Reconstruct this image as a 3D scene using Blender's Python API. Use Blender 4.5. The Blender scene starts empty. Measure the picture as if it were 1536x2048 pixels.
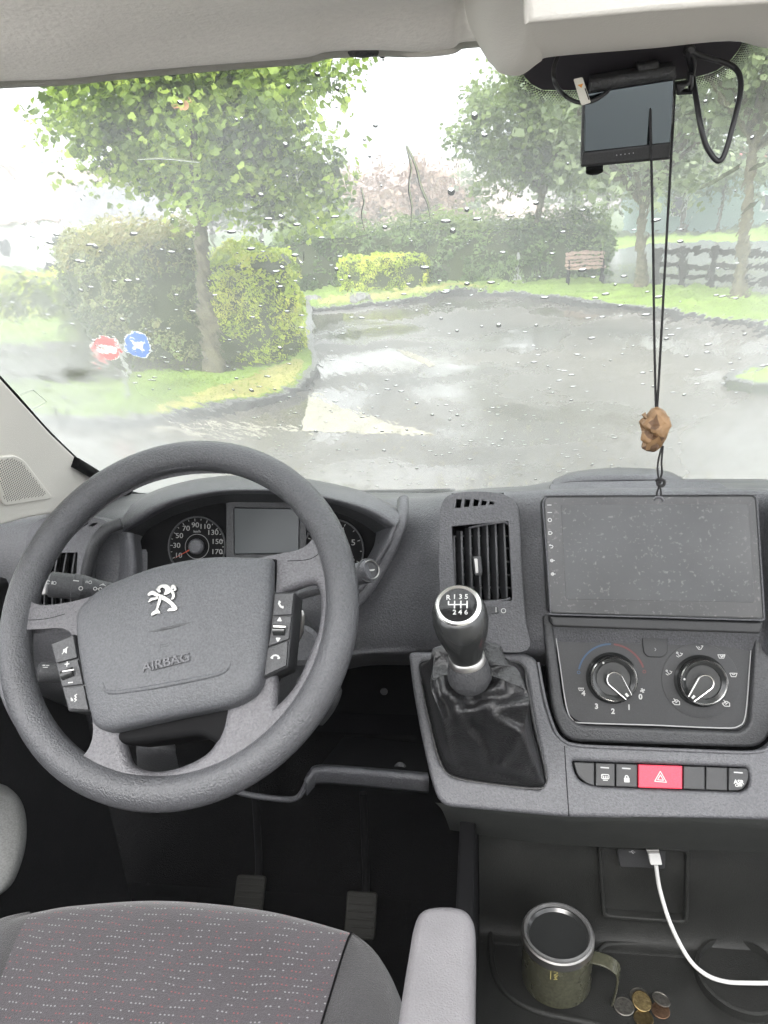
import bpy, bmesh, math, random
from mathutils import Vector as V, Matrix, noise
from math import pi, sin, cos, radians as R
rnd = random.Random(7)
sc = bpy.context.scene
# ------------------------------------------------------------------ camera
H = 1.95                                    # eye height above the road
CAM = V((0, 0, H))
YAW, PITCH, ROLL, F = R(8.6), R(21.5), R(3.5), 1507.0
fw = V((-sin(YAW)*cos(PITCH), cos(YAW)*cos(PITCH), -sin(PITCH)))
r0 = V((cos(YAW), sin(YAW), 0)); u0 = r0.cross(fw)
rt = r0*cos(ROLL) - u0*sin(ROLL); up = u0*cos(ROLL) + r0*sin(ROLL)
cd = bpy.data.cameras.new('camera'); cam = bpy.data.objects.new('camera', cd)
sc.collection.objects.link(cam); sc.camera = cam
cd.sensor_fit = 'HORIZONTAL'; cd.sensor_width = 36; cd.lens = 36*F/1536
cd.clip_start = 0.02; cd.clip_end = 1500
M = Matrix((rt, up, -fw)).transposed().to_4x4(); M.translation = CAM
cam.matrix_world = M
# ------------------------------------------------------------------ light
w = bpy.data.worlds.new('World'); sc.world = w; w.use_nodes = True
nt = w.node_tree; nt.nodes.clear()
sky = nt.nodes.new('ShaderNodeTexSky'); sky.sky_type = 'NISHITA'; sky.sun_disc = False
SUN_EL, SUN_AZ = R(55), R(200)
sky.sun_elevation = SUN_EL; sky.sun_rotation = SUN_AZ; sky.dust_density = 4; sky.air_density = 1.2
hs = nt.nodes.new('ShaderNodeHueSaturation'); hs.inputs['Saturation'].default_value = 0.12
fl = nt.nodes.new('ShaderNodeMixRGB'); fl.inputs[0].default_value = 0.72     # cloud deck evens the sky out
fl.inputs[2].default_value = (7.6, 7.7, 7.9, 1)
bg = nt.nodes.new('ShaderNodeBackground'); bg.inputs[1].default_value = 0.15
wo = nt.nodes.new('ShaderNodeOutputWorld')
nt.links.new(sky.outputs[0], hs.inputs['Color']); nt.links.new(hs.outputs[0], fl.inputs[1])
nt.links.new(fl.outputs[0], bg.inputs[0]); nt.links.new(bg.outputs[0], wo.inputs[0])
sd = bpy.data.lights.new('sun', 'SUN'); sd.energy = 1.0; sd.angle = R(25); sd.color = (1, .97, .93)
sun = bpy.data.objects.new('sun', sd); sc.collection.objects.link(sun)
sun.rotation_euler = V((sin(SUN_AZ)*cos(SUN_EL), cos(SUN_AZ)*cos(SUN_EL), sin(SUN_EL))).to_track_quat('Z', 'Y').to_euler()
vs = sc.view_settings; vs.view_transform = 'Standard'; vs.look = 'None'; vs.gamma = 1; vs.exposure = 2.15; vs.use_curve_mapping = False
cy = sc.cycles; cy.max_bounces = 8; cy.transparent_max_bounces = 24; cy.transmission_bounces = 8; cy.sample_clamp_indirect = 6
# ------------------------------------------------------------------ helpers
def ray(u, v): return fw + rt*((u-768)/F) + up*((1024-v)/F)
def P(u, v, Y):                             # point seen at (u,v) on the upright plane Y metres ahead
    d = ray(u, v); return CAM + d*(Y/d.y)
def G(u, v, z=0.0):                         # point seen at (u,v) on the level z
    d = ray(u, v); return CAM + d*((z-H)/d.z)
class PL:                                   # a working plane through o; y runs up the plane, z faces the viewer
    def __init__(s, o, tilt, yaw=0.0, roll=0.0):
        s.o = o.copy()
        s.z = V((sin(yaw)*cos(tilt), -cos(yaw)*cos(tilt), sin(tilt)))
        x = V((cos(yaw), sin(yaw), 0)); y = s.z.cross(x)
        s.x = x*cos(roll)+y*sin(roll); s.y = y*cos(roll)-x*sin(roll)
    def px(s, u, v, h=0.0):
        d = ray(u, v); o = s.o + s.z*h
        t = (o-CAM).dot(s.z)/d.dot(s.z); q = CAM + d*t - s.o
        return (q.dot(s.x), q.dot(s.y))
    def at(s, a, b, h=0.0): return s.o + s.x*a + s.y*b + s.z*h
    def pt(s, u, v, h=0.0):
        a, b = s.px(u, v, h); return s.at(a, b, h)
    def mat(s, a=0, b=0, h=0, rot=0):
        x = s.x*cos(rot)+s.y*sin(rot); y = s.y*cos(rot)-s.x*sin(rot)
        m = Matrix((x, y, s.z)).transposed().to_4x4(); m.translation = s.at(a, b, h); return m
def link(o, parent=None):
    sc.collection.objects.link(o)
    if parent is not None:
        o.parent = parent; o.matrix_parent_inverse = parent.matrix_world.inverted()
    return o
def tag(o, label=None, cat=None, group=None, kind=None):
    for k, x in (('label', label), ('category', cat), ('group', group), ('kind', kind)):
        if x: o[k] = x
    return o
def thing(name, loc, label, cat, group=None):
    o = bpy.data.objects.new(name, None); o.empty_display_size = .05
    o.location = loc; o.matrix_world = Matrix.Translation(loc); link(o); return tag(o, label, cat, group)
def mesh(name, vs_, fs, m, parent=None, smooth=False, bevel=0, seg=2, sub=0):
    me = bpy.data.meshes.new(name); me.from_pydata([tuple(x) for x in vs_], [], fs); me.update()
    bm = bmesh.new(); bm.from_mesh(me); bmesh.ops.recalc_face_normals(bm, faces=bm.faces[:]) if len(fs) < 20000 else None
    bm.to_mesh(me); bm.free()
    if m: me.materials.append(m)
    o = bpy.data.objects.new(name, me); link(o, parent)
    if smooth: me.polygons.foreach_set('use_smooth', [True]*len(me.polygons))
    if bevel:
        b = o.modifiers.new('b', 'BEVEL'); b.width = bevel; b.segments = seg; b.limit_method = 'ANGLE'; b.angle_limit = R(35)
        me.polygons.foreach_set('use_smooth', [True]*len(me.polygons))
        b.harden_normals = False
        wn = o.modifiers.new('w', 'WEIGHTED_NORMAL'); wn.keep_sharp = False
    if sub:
        s = o.modifiers.new('s', 'SUBSURF'); s.levels = sub; s.render_levels = sub
    return o
def spl(pts, n=6, closed=False):            # Catmull-Rom through points of any dimension
    pts = [tuple(p) for p in pts]; N = len(pts); out = []
    segs = N if closed else N-1
    for i in range(segs):
        if closed: a, b, c, d = pts[i-1], pts[i], pts[(i+1) % N], pts[(i+2) % N]
        else: a, b, c, d = pts[max(i-1, 0)], pts[i], pts[i+1], pts[min(i+2, N-1)]
        for k in range(n):
            t = k/n
            out.append(tuple(.5*((2*q)+(-p+r)*t+(2*p-5*q+4*r-s)*t*t+(-p+3*q-3*r+s)*t**3) for p, q, r, s in zip(a, b, c, d)))
    if not closed: out.append(pts[-1])
    return out
def rnd_poly(pts, r, n=5):                  # round the corners of a polygon; r one value or one per corner
    out = []; N = len(pts); rs = r if isinstance(r, (list, tuple)) else [r]*N
    for i in range(N):
        p = V(pts[i]).to_2d() if len(pts[i]) == 2 else V(pts[i]); a = V(pts[i-1]); b = V(pts[(i+1) % N])
        da = (a-p); db = (b-p); q = min(rs[i], da.length*.48, db.length*.48)
        if q < 1e-6: out.append(tuple(p)); continue
        s = p+da.normalized()*q; e = p+db.normalized()*q
        for k in range(n+1):
            t = k/n; out.append(tuple(s*(1-t)**2 + p*2*t*(1-t) + e*t*t))
    return out
def area(p): return sum(p[i-1][0]*p[i][1]-p[i][0]*p[i-1][1] for i in range(len(p)))/2
def rpx(pl, u1, v1, u2, v2):
    a, b = pl.px(u1, v1); c, d = pl.px(u2, v2); return math.atan2(d-b, c-a)
def inside(p, poly):
    c = False; n = len(poly); x, y = p
    for i in range(n):
        x1, y1 = poly[i-1]; x2, y2 = poly[i]
        if (y1 > y) != (y2 > y) and x < (x2-x1)*(y-y1)/(y2-y1)+x1: c = not c
    return c
def slab(name, pl, outs, h0, h1, m, parent=None, bev=.002, res=3, px=True, off=None):
    """plate between heights h0 and h1 over plane pl, first outline solid, further ones holes, rounded edges"""
    cu = bpy.data.curves.new(name, 'CURVE'); cu.dimensions = '2D'; cu.fill_mode = 'BOTH'
    if outs and isinstance(outs[0][0], (int, float)): outs = [outs]
    for pts in outs:
        q = [pl.px(u, v, h1) for u, v in pts] if px else pts
        s = cu.splines.new('POLY'); s.points.add(len(q)-1); s.use_cyclic_u = True
        for i, (a, b) in enumerate(q): s.points[i].co = (a, b, 0, 1)
    cu.extrude = max((h1-h0)/2-bev, .00005); cu.bevel_depth = bev; cu.bevel_resolution = res
    cu.offset = -bev if off is None else off
    tmp = bpy.data.objects.new('tmp', cu)
    me = bpy.data.meshes.new_from_object(tmp); bpy.data.objects.remove(tmp); bpy.data.curves.remove(cu)
    me.name = name; me.transform(pl.mat(0, 0, (h0+h1)/2)); me.materials.clear(); me.materials.append(m)
    o = bpy.data.objects.new(name, me); link(o, parent)
    shade(me, 40); return o
def shade(me, ang=35):
    me.polygons.foreach_set('use_smooth', [True]*len(me.polygons))
    try: me.set_sharp_from_angle(angle=R(ang))
    except Exception: pass
def text(s, pl, u, v, size, m, parent=None, h=0.0, rot=0.0, name='lettering', th=.00025, px=True, sx=1.0, bold=0):
    cu = bpy.data.curves.new(name, 'FONT'); cu.body = s; cu.size = size; cu.align_x = 'CENTER'; cu.align_y = 'CENTER'
    cu.extrude = th; cu.offset = bold
    tmp = bpy.data.objects.new('tmp', cu); me = bpy.data.meshes.new_from_object(tmp)
    bpy.data.objects.remove(tmp); bpy.data.curves.remove(cu)
    a, b = pl.px(u, v, h) if px else (u, v)
    me.transform(pl.mat(a, b, h, rot) @ Matrix.Diagonal((sx, 1, 1, 1))); me.materials.clear(); me.materials.append(m); me.name = name
    o = bpy.data.objects.new(name, me); return link(o, parent)
def frames(pts):
    ts = [((pts[min(i+1, len(pts)-1)]-pts[max(i-1, 0)])).normalized() for i in range(len(pts))]
    n = ts[0].orthogonal().normalized(); out = []
    for t in ts:
        n = (n - t*n.dot(t)).normalized(); out.append((n, t.cross(n)))
    return out
def tube(name, pts, r, m, parent=None, seg=8, n=5, closed=False, sq=1.0, smooth=True):
    pts = [V(p) for p in (spl(pts, n, closed) if n > 1 else pts)]
    N = len(pts); rs = r if callable(r) else (lambda t: r)
    fr = frames(pts); vs_ = []; fs = []
    for i, p in enumerate(pts):
        a, b = fr[i]; q = rs(i/(N-1))
        for k in range(seg):
            an = 2*pi*k/seg; vs_.append(p + a*cos(an)*q + b*sin(an)*q*sq)
    for i in range(N-1):
        for k in range(seg): fs.append((i*seg+k, i*seg+(k+1) % seg, (i+1)*seg+(k+1) % seg, (i+1)*seg+k))
    if closed:
        for k in range(seg): fs.append(((N-1)*seg+k, (N-1)*seg+(k+1) % seg, (k+1) % seg, k))
    else:
        fs.append(tuple(range(seg))[::-1]); fs.append(tuple((N-1)*seg+k for k in range(seg)))
    o = mesh(name, vs_, fs, m, parent, smooth); 
    if smooth: shade(o.data, 50)
    return o
def lathe(name, o_, ax, prof, m, parent=None, seg=32, ang=35):
    """prof: (radius, height along ax) pairs"""
    ax = ax.normalized(); a = ax.orthogonal().normalized(); b = ax.cross(a); vs_ = []; fs = []
    for r_, h in prof:
        for k in range(seg):
            t = 2*pi*k/seg; vs_.append(o_ + ax*h + a*cos(t)*r_ + b*sin(t)*r_)
    for i in range(len(prof)-1):
        for k in range(seg): fs.append((i*seg+k, i*seg+(k+1) % seg, (i+1)*seg+(k+1) % seg, (i+1)*seg+k))
    o = mesh(name, vs_, fs, m, parent, True); shade(o.data, ang); return o
def box(name, c, s, m, parent=None, bevel=0.0, rot=None):
    vs_ = [V((x*s[0]/2, y*s[1]/2, z*s[2]/2)) for x in (-1, 1) for y in (-1, 1) for z in (-1, 1)]
    if rot is not None: vs_ = [rot @ q for q in vs_]
    vs_ = [q+V(c) for q in vs_]
    fs = [(0, 1, 3, 2), (4, 6, 7, 5), (0, 4, 5, 1), (2, 3, 7, 6), (0, 2, 6, 4), (1, 5, 7, 3)]
    return mesh(name, vs_, fs, m, parent, bevel=bevel)
def grid(name, rows, m, parent=None, n=6, k=6, smooth=True, cut=None, thick=0, lin=False):
    """loft through rows of control points (each row a list of 3D points)"""
    rr = [spl(r_, n) for r_ in rows]; cols = list(zip(*rr)); cc = [spl(c, k) for c in cols]
    nc, nr = len(cc), len(cc[0]); vs_ = [V(p) for c in cc for p in c]
    fs = [(i*nr+j, i*nr+j+1, (i+1)*nr+j+1, (i+1)*nr+j) for i in range(nc-1) for j in range(nr-1)]
    if cut: fs = [f for f in fs if not cut(sum((vs_[q] for q in f), V((0, 0, 0)))/4)]
    o = mesh(name, vs_, fs, m, parent, smooth)
    if thick:
        s = o.modifiers.new('s', 'SOLIDIFY'); s.thickness = thick; s.offset = 0
    return o
def to_px(p):
    d = p-CAM; z = d.dot(fw); return (768+F*d.dot(rt)/z, 1024-F*d.dot(up)/z)
def pillow(name, pl, out, prof, m, parent=None, px=True, c=None, ang=60):
    """domed pad: rings of the outline drawn in towards c; prof = (scale, height)"""
    q = [V(pl.px(u, v, prof[min(3, len(prof)-1)][1])) for u, v in out] if px else [V(p) for p in out]
    c = V(c) if c else sum(q, V((0, 0)))/len(q); vs_ = []; fs = []; n = len(q)
    for s, h in prof:
        for p in q:
            a = c+(p-c)*s; vs_.append(pl.at(a.x, a.y, h))
    for i in range(len(prof)-1):
        for k in range(n): fs.append((i*n+k, i*n+(k+1) % n, (i+1)*n+(k+1) % n, (i+1)*n+k))
    vs_.append(pl.at(c.x, c.y, prof[-1][1])); L = len(vs_)-1; i = len(prof)-1
    for k in range(n): fs.append((i*n+k, i*n+(k+1) % n, L))
    o = mesh(name, vs_, fs, m, parent, True); shade(o.data, ang); return o
# ------------------------------------------------------------------ materials
def mat(name, col, rough=.5, bump=0, bscale=400, var=0, vscale=8, spec=.5, metal=0, coat=0, sheen=0, dust=0, dscale=30, speck=.22):
    m = bpy.data.materials.new(name); m.use_nodes = True; t = m.node_tree; b = t.nodes['Principled BSDF']
    b.inputs['Roughness'].default_value = rough; b.inputs['Metallic'].default_value = metal
    b.inputs['Specular IOR Level'].default_value = spec; b.inputs['Coat Weight'].default_value = coat
    b.inputs['Base Color'].default_value = (*col, 1); b.inputs['Sheen Weight'].default_value = sheen
    tc = t.nodes.new('ShaderNodeTexCoord')
    if var or dust:
        n = t.nodes.new('ShaderNodeTexNoise'); n.inputs['Scale'].default_value = vscale; n.inputs['Detail'].default_value = 6
        t.links.new(tc.outputs['Object'], n.inputs[0])
        cr = t.nodes.new('ShaderNodeValToRGB'); cr.color_ramp.elements[0].position = .3; cr.color_ramp.elements[1].position = .7
        cr.color_ramp.elements[0].color = (*[c*(1-var) for c in col], 1); cr.color_ramp.elements[1].color = (*[min(1, c*(1+var)) for c in col], 1)
        t.links.new(n.outputs[0], cr.inputs[0]); last = cr.outputs[0]
        if dust:
            n2 = t.nodes.new('ShaderNodeTexNoise'); n2.inputs['Scale'].default_value = dscale*20; n2.inputs['Detail'].default_value = 2
            t.links.new(tc.outputs['Object'], n2.inputs[0])
            n3 = t.nodes.new('ShaderNodeTexNoise'); n3.inputs['Scale'].default_value = dscale*.5; n3.inputs['Detail'].default_value = 5
            t.links.new(tc.outputs['Object'], n3.inputs[0])
            r2 = t.nodes.new('ShaderNodeValToRGB'); r2.color_ramp.elements[0].position = .6; r2.color_ramp.elements[1].position = .75
            t.links.new(n2.outputs[0], r2.inputs[0])
            r3 = t.nodes.new('ShaderNodeMapRange'); r3.inputs[1].default_value = .4; r3.inputs[2].default_value = .75; r3.inputs[3].default_value = .15*dust; r3.inputs[4].default_value = .5*dust
            t.links.new(n3.outputs[0], r3.inputs[0])
            ad = t.nodes.new('ShaderNodeMath'); ad.operation = 'MULTIPLY_ADD'; ad.inputs[1].default_value = .6*dust
            t.links.new(r2.outputs[0], ad.inputs[0]); t.links.new(r3.outputs[0], ad.inputs[2]); ad.use_clamp = True
            mx = t.nodes.new('ShaderNodeMixRGB'); mx.inputs[2].default_value = (.30, .29, .28, 1)
            t.links.new(ad.outputs[0], mx.inputs[0]); t.links.new(last, mx.inputs[1]); last = mx.outputs[0]
        t.links.new(last, b.inputs['Base Color'])
    if bump and speck:
        n5 = t.nodes.new('ShaderNodeTexNoise'); n5.inputs['Scale'].default_value = bscale*.8; n5.inputs['Detail'].default_value = 2
        t.links.new(tc.outputs['Object'], n5.inputs[0])
        m5 = t.nodes.new('ShaderNodeMapRange'); m5.inputs[1].default_value = .3; m5.inputs[2].default_value = .7; m5.inputs[3].default_value = 1-speck; m5.inputs[4].default_value = 1+speck
        t.links.new(n5.outputs[0], m5.inputs[0])
        x5 = t.nodes.new('ShaderNodeMixRGB'); x5.blend_type = 'MULTIPLY'; x5.inputs[0].default_value = 1
        if b.inputs['Base Color'].links: t.links.new(b.inputs['Base Color'].links[0].from_socket, x5.inputs[1])
        else: x5.inputs[1].default_value = (*col, 1)
        t.links.new(m5.outputs[0], x5.inputs[2]); t.links.new(x5.outputs[0], b.inputs['Base Color'])
        mr5 = t.nodes.new('ShaderNodeMapRange'); mr5.inputs[3].default_value = rough-.1; mr5.inputs[4].default_value = rough+.14
        n6 = t.nodes.new('ShaderNodeTexNoise'); n6.inputs['Scale'].default_value = 14; n6.inputs['Detail'].default_value = 5
        t.links.new(tc.outputs['Object'], n6.inputs[0]); t.links.new(n6.outputs[0], mr5.inputs[0]); t.links.new(mr5.outputs[0], b.inputs['Roughness'])
    if bump:
        n = t.nodes.new('ShaderNodeTexNoise'); n.inputs['Scale'].default_value = bscale; n.inputs['Detail'].default_value = 3
        t.links.new(tc.outputs['Object'], n.inputs[0])
        bp = t.nodes.new('ShaderNodeBump'); bp.inputs['Strength'].default_value = bump; bp.inputs['Distance'].default_value = .002
        t.links.new(n.outputs[0], bp.inputs['Height']); t.links.new(bp.outputs[0], b.inputs['Normal'])
    return m
K = {}
K['dash'] = mat('dash_plastic', (.079, .080, .088), .38, .6, 480, .14, 5, dust=.14, dscale=24)
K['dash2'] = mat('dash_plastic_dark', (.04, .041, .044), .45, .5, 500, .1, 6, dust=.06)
K['panel'] = mat('satin_black_panel', (.019, .0195, .021), .42, .1, 1200, .1, 9, dust=.05)
K['black'] = mat('matt_black', (.004, .004, .0045), .7, spec=.12)
K['void'] = mat('dark_duct', (.005, .005, .006), .9, spec=.05)
K['rim'] = mat('steering_rim_foam', (.062, .063, .068), .34, .75, 520, .16, 9)
K['spoke'] = mat('spoke_plastic', (.095, .093, .10), .34, .7, 520, .12, 9)
K['hub'] = mat('airbag_cover', (.070, .072, .078), .44, .5, 560, .1, 10)
K['chrome'] = mat('satin_chrome', (.75, .74, .72), .22, metal=1)
K['numeral'] = mat('dial_print', (.3, .3, .29), .6)
K['chrome2'] = mat('matt_chrome', (.42, .41, .4), .38, metal=1)
K['white'] = mat('white_print', (.46, .46, .45), .6)
K['signwhite'] = mat('sign_white', (.75, .75, .74), .5)
K['grey'] = mat('grey_print', (.38, .38, .38), .6)
K['dimwhite'] = mat('dim_print', (.3, .3, .3), .6)
K['cream'] = mat('cream_trim', (.82, .79, .73), .65, .15, 600, .04, 4, speck=0)
K['cream2'] = mat('cream_fabric', (.83, .80, .75), .85, .4, 300, .05, 4, sheen=.2, speck=.03)
K['leather'] = mat('black_leather', (.015, .015, .016), .38, .8, 330, .15, 12, spec=.6)
K['gloss'] = mat('gloss_black', (.012, .012, .013), .09, spec=.5)
K['knob'] = mat('knob_plastic', (.02, .021, .021), .22, spec=.6)
K['red'] = mat('hazard_red', (.62, .035, .07), .4, .1, 900, .08, 20)
K['carpet'] = mat('black_carpet', (.0028, .0028, .003), .95, 1, 500, .3, 30, spec=.05)
K['bay'] = mat('storage_bay_plastic', (.0065, .007, .0062), .55, .3, 700, .25, 14, dust=.05, spec=.3)
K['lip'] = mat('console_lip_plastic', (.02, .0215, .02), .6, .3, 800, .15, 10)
K['pedal'] = mat('pedal_rubber', (.010, .010, .008), .6, spec=.2)
K['arm'] = mat('armrest_vinyl', (.135, .130, .137), .48, .4, 600, .10, 22, dust=.1, dscale=16, speck=.07)
K['side'] = mat('seat_side_cloth', (.03, .029, .031), .9, .6, 700, .12, 20, sheen=.3)
K['wood_shade'] = mat('carved_wood_shade', (.10, .055, .028), .6, .25, 120, .3, 60)  # darker wood colour standing in for shade in the carved hollows
K['wood'] = mat('carved_wood', (.21, .125, .06), .5, .25, 120, .3, 60)
K['cord'] = mat('black_cord', (.012, .011, .012), .7, .6, 900)
K['mug'] = mat('olive_enamel', (.05, .05, .034), .25, .1, 300, .1, 20)
K['usb'] = mat('white_cable', (.5, .5, .49), .4)
K['cable'] = mat('black_cable', (.02, .02, .023), .35)
K['label'] = mat('label_paper', (.72, .70, .62), .6)
K['orange'] = mat('label_orange', (.7, .3, .05), .6)
K['coin_s'] = mat('coin_silver', (.22, .21, .19), .4, .3, 300, .2, 90, metal=1)
K['coin_b'] = mat('coin_brass', (.2, .15, .07), .35, .3, 300, .2, 90, metal=1)
K['coin_c'] = mat('coin_copper', (.18, .11, .07), .4, .3, 300, .2, 90, metal=1)
K['frit'] = mat('black_frit', (.035, .032, .038), .5)
K['blue'] = mat('cold_blue_print', (.035, .075, .14), .6)
K['hot'] = mat('warm_red_print', (.13, .035, .035), .6)
K['needle'] = mat('needle_red', (.7, .12, .06), .5)
K['paint'] = mat('van_white_paint', (.7, .7, .7), .35)
def seat_cloth():
    m = mat('dotted_seat_cloth', (.044, .039, .044), .95, .5, 900, .1, 12, sheen=.3); t = m.node_tree; b = t.nodes['Principled BSDF']
    N = t.nodes.new; L = t.links.new
    uv = N('ShaderNodeTexCoord'); sp = N('ShaderNodeSeparateXYZ'); wz = N('ShaderNodeTexNoise'); wz.inputs['Scale'].default_value = 22; wz.inputs['Detail'].default_value = 3; L(uv.outputs['UV'], wz.inputs[0]); wv = N('ShaderNodeVectorMath'); wv.operation = 'MULTIPLY_ADD'; wv.inputs[1].default_value = (.010, .010, 0); L(wz.outputs['Color'], wv.inputs[0]); L(uv.outputs['UV'], wv.inputs[2]); L(wv.outputs[0], sp.inputs[0])
    def mt(op, a, b_=None, c=None):
        n = N('ShaderNodeMath'); n.operation = op
        for i, x in enumerate((a, b_, c)):
            if x is None: continue
            if isinstance(x, (int, float)): n.inputs[i].default_value = x
            else: L(x, n.inputs[i])
        return n.outputs[0]
    row = mt('FLOOR', mt('DIVIDE', sp.outputs[1], .0078)); fy = mt('FRACT', mt('DIVIDE', sp.outputs[1], .0078))
    xs = mt('ADD', sp.outputs[0], mt('MULTIPLY', row, .0137))
    fx = mt('FRACT', mt('DIVIDE', xs, .0042)); cell = mt('FLOOR', mt('DIVIDE', xs, .0042))
    dx = mt('MULTIPLY', mt('SUBTRACT', fx, .5), .0042); dy = mt('MULTIPLY', mt('SUBTRACT', fy, .5), .0078)
    d = mt('SQRT', mt('ADD', mt('MULTIPLY', dx, dx), mt('MULTIPLY', mt('MULTIPLY', dy, dy), 1.6)))
    dot = mt('LESS_THAN', d, .00105)
    grp = mt('MODULO', mt('ABSOLUTE', mt('ADD', cell, mt('MULTIPLY', mt('MODULO', row, 2), 5))), 10)
    isw = mt('LESS_THAN', grp, 3.5); isr = mt('MULTIPLY', mt('GREATER_THAN', grp, 4.5), mt('LESS_THAN', grp, 8.5))
    wn = N('ShaderNodeTexWhiteNoise'); wn.noise_dimensions = '2D'; cb = N('ShaderNodeCombineXYZ'); L(cell, cb.inputs[0]); L(row, cb.inputs[1]); L(cb.outputs[0], wn.inputs[0])
    keep = mt('GREATER_THAN', wn.outputs[0], .18)
    m1 = N('ShaderNodeMixRGB'); old = b.inputs['Base Color'].links[0].from_socket
    L(old, m1.inputs[1]); m1.inputs[2].default_value = (.17, .18, .18, 1); L(mt('MULTIPLY', mt('MULTIPLY', dot, isw), keep), m1.inputs[0])
    m2 = N('ShaderNodeMixRGB'); L(m1.outputs[0], m2.inputs[1]); m2.inputs[2].default_value = (.15, .04, .045, 1)
    L(mt('MULTIPLY', mt('MULTIPLY', dot, isr), keep), m2.inputs[0]); L(m2.outputs[0], b.inputs['Base Color'])
    return m
K['cloth'] = seat_cloth()
def screen_mat():
    m = mat('dusty_screen_glass', (.016, .017, .019), .3, var=.25, vscale=7, dust=.42, dscale=13); return m
K['screen'] = screen_mat()
K['lcd'] = mat('dial_display_off', (.035, .042, .045), .3)
# ================================================================== CAB
def hz(o): return o
# planes
SCR = PL(P(1305, 1115, .845), R(25))                 # touchscreen and centre face
CLI = PL(P(1300, 1360, .822), R(28))                 # heater panel
CON = PL(P(1300, 1560, .735), R(40))                 # console with the switch row
VEN = PL(P(965, 1120, .865), R(22))                  # centre vent
WHT, WHY = R(42.2), R(-1.95)
WHL = PL(CAM+ray(350.1, 1222.9)*.7805, WHT, WHY)              # steering wheel
CLU = PL(P(500, 1080, .955), R(24))                  # instruments
LV = PL(P(120, 1150, .93), R(22))                    # left vent
# ------------------------------------------------------------------ dashboard
dash = thing('dashboard', P(768, 1200, .9), 'charcoal plastic van dashboard with air vents running under the windscreen', 'dashboard')
cols = [
 (-260, [(985, 1.1), (1005, 1.08), (1030, 1.0), (1060, .95), (1110, .93), (1180, .91), (1240, .90), (1310, .89), (1380, .89), (1420, .99)]),
 (-80, [(1000, 1.15), (1015, 1.1), (1035, 1.02), (1060, .97), (1110, .94), (1180, .92), (1240, .90), (1310, .90), (1370, .90), (1410, 1.0)]),
 (60, [(992, 1.2), (1008, 1.12), (1026, 1.04), (1045, .99), (1110, .955), (1180, .935), (1240, .92), (1310, .91), (1370, .91), (1410, 1.0)]),
 (240, [(988, 1.22), (1000, 1.15), (1015, 1.08), (1035, 1.0), (1110, .965), (1180, .945), (1260, .925), (1330, .91), (1400, .92), (1420, 1.0)]),
 (500, [(985, 1.25), (990, 1.18), (1000, 1.10), (1020, 1.05), (1110, 1.0), (1180, .96), (1260, .93), (1330, .92), (1400, .93), (1420, 1.0)]),
 (690, [(985, 1.25), (988, 1.18), (995, 1.10), (1010, 1.0), (1110, .94), (1180, .92), (1250, .90), (1300, .895), (1320, .90), (1340, 1.0)]),
 (820, [(985, 1.25), (988, 1.18), (993, 1.08), (1005, .99), (1080, .93), (1160, .905), (1240, .887), (1290, .88), (1312, .89), (1330, 1.0)]),
 (880, [(985, 1.25), (988, 1.18), (991, 1.06), (1000, .96), (1080, .908), (1160, .888), (1240, .868), (1285, .86), (1310, .868), (1330, .92)]),
 (960, [(977, 1.25), (981, 1.16), (984, 1.02), (994, .94), (1080, .898), (1160, .88), (1240, .86), (1285, .853), (1310, .86), (1330, .9)]),
 (1050, [(972, 1.22), (976, 1.12), (980, 1.0), (990, .925), (1080, .895), (1160, .875), (1240, .857), (1285, .85), (1310, .855), (1330, .9)]),
 (1120, [(962, 1.22), (968, 1.12), (977, .99), (988, .915), (1080, .89), (1160, .872), (1240, .855), (1285, .848), (1310, .852), (1330, .9)]),
 (1320, [(958, 1.22), (965, 1.10), (975, .98), (987, .91), (1080, .89), (1160, .872), (1240, .855), (1285, .848), (1310, .852), (1330, .9)]),
 (1500, [(958, 1.20), (965, 1.08), (975, .97), (988, .905), (1080, .885), (1160, .868), (1240, .852), (1285, .845), (1310, .85), (1330, .9)]),
 (1560, [(960, 1.20), (967, 1.06), (978, .94), (994, .88), (1080, .86), (1160, .845), (1240, .83), (1285, .82), (1310, .82), (1330, .86)]),
 (1700, [(962, 1.15), (970, 1.04), (985, .93), (1005, .87), (1080, .84), (1160, .83), (1240, .82), (1285, .81), (1310, .81), (1330, .85)]),
 (2000, [(970, 1.1), (980, 1.0), (1000, .92), (1025, .86), (1100, .82), (1180, .81), (1260, .80), (1310, .80), (1340, .80), (1370, .84)]),
 (2300, [(980, 1.0), (990, .95), (1015, .9), (1045, .84), (1120, .80), (1200, .79), (1290, .78), (1340, .78), (1370, .78), (1400, .82)]),
]
cut_c = [(900, 1035), (1030, 1030), (1036, 1215), (900, 1215)]
cut_cl = [(290, 1000), (700, 1000), (775, 1060), (735, 1150), (640, 1180), (330, 1180), (270, 1080)]
cut_lv = [(60, 1085), (160, 1085), (160, 1225), (55, 1225)]
def cut(p):
    q = to_px(p); return p.y < 1.04 and (inside(q, cut_c) or inside(q, cut_cl) or inside(q, cut_lv))
rows = [[P(u, v, Y) for v, Y in c] for u, c in cols]
grid('dash_shell', rows, K['dash'], dash, n=7, k=9, cut=cut)
# windscreen edge strip, black, along the rear edge of the dash top
tube('sealing_strip', [P(150, 925, 1.05), P(200, 955, 1.14), P(245, 985, 1.2), P(300, 990, 1.26), P(600, 988, 1.27), P(900, 984, 1.27)], .009, K['black'], dash, 8)
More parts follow.
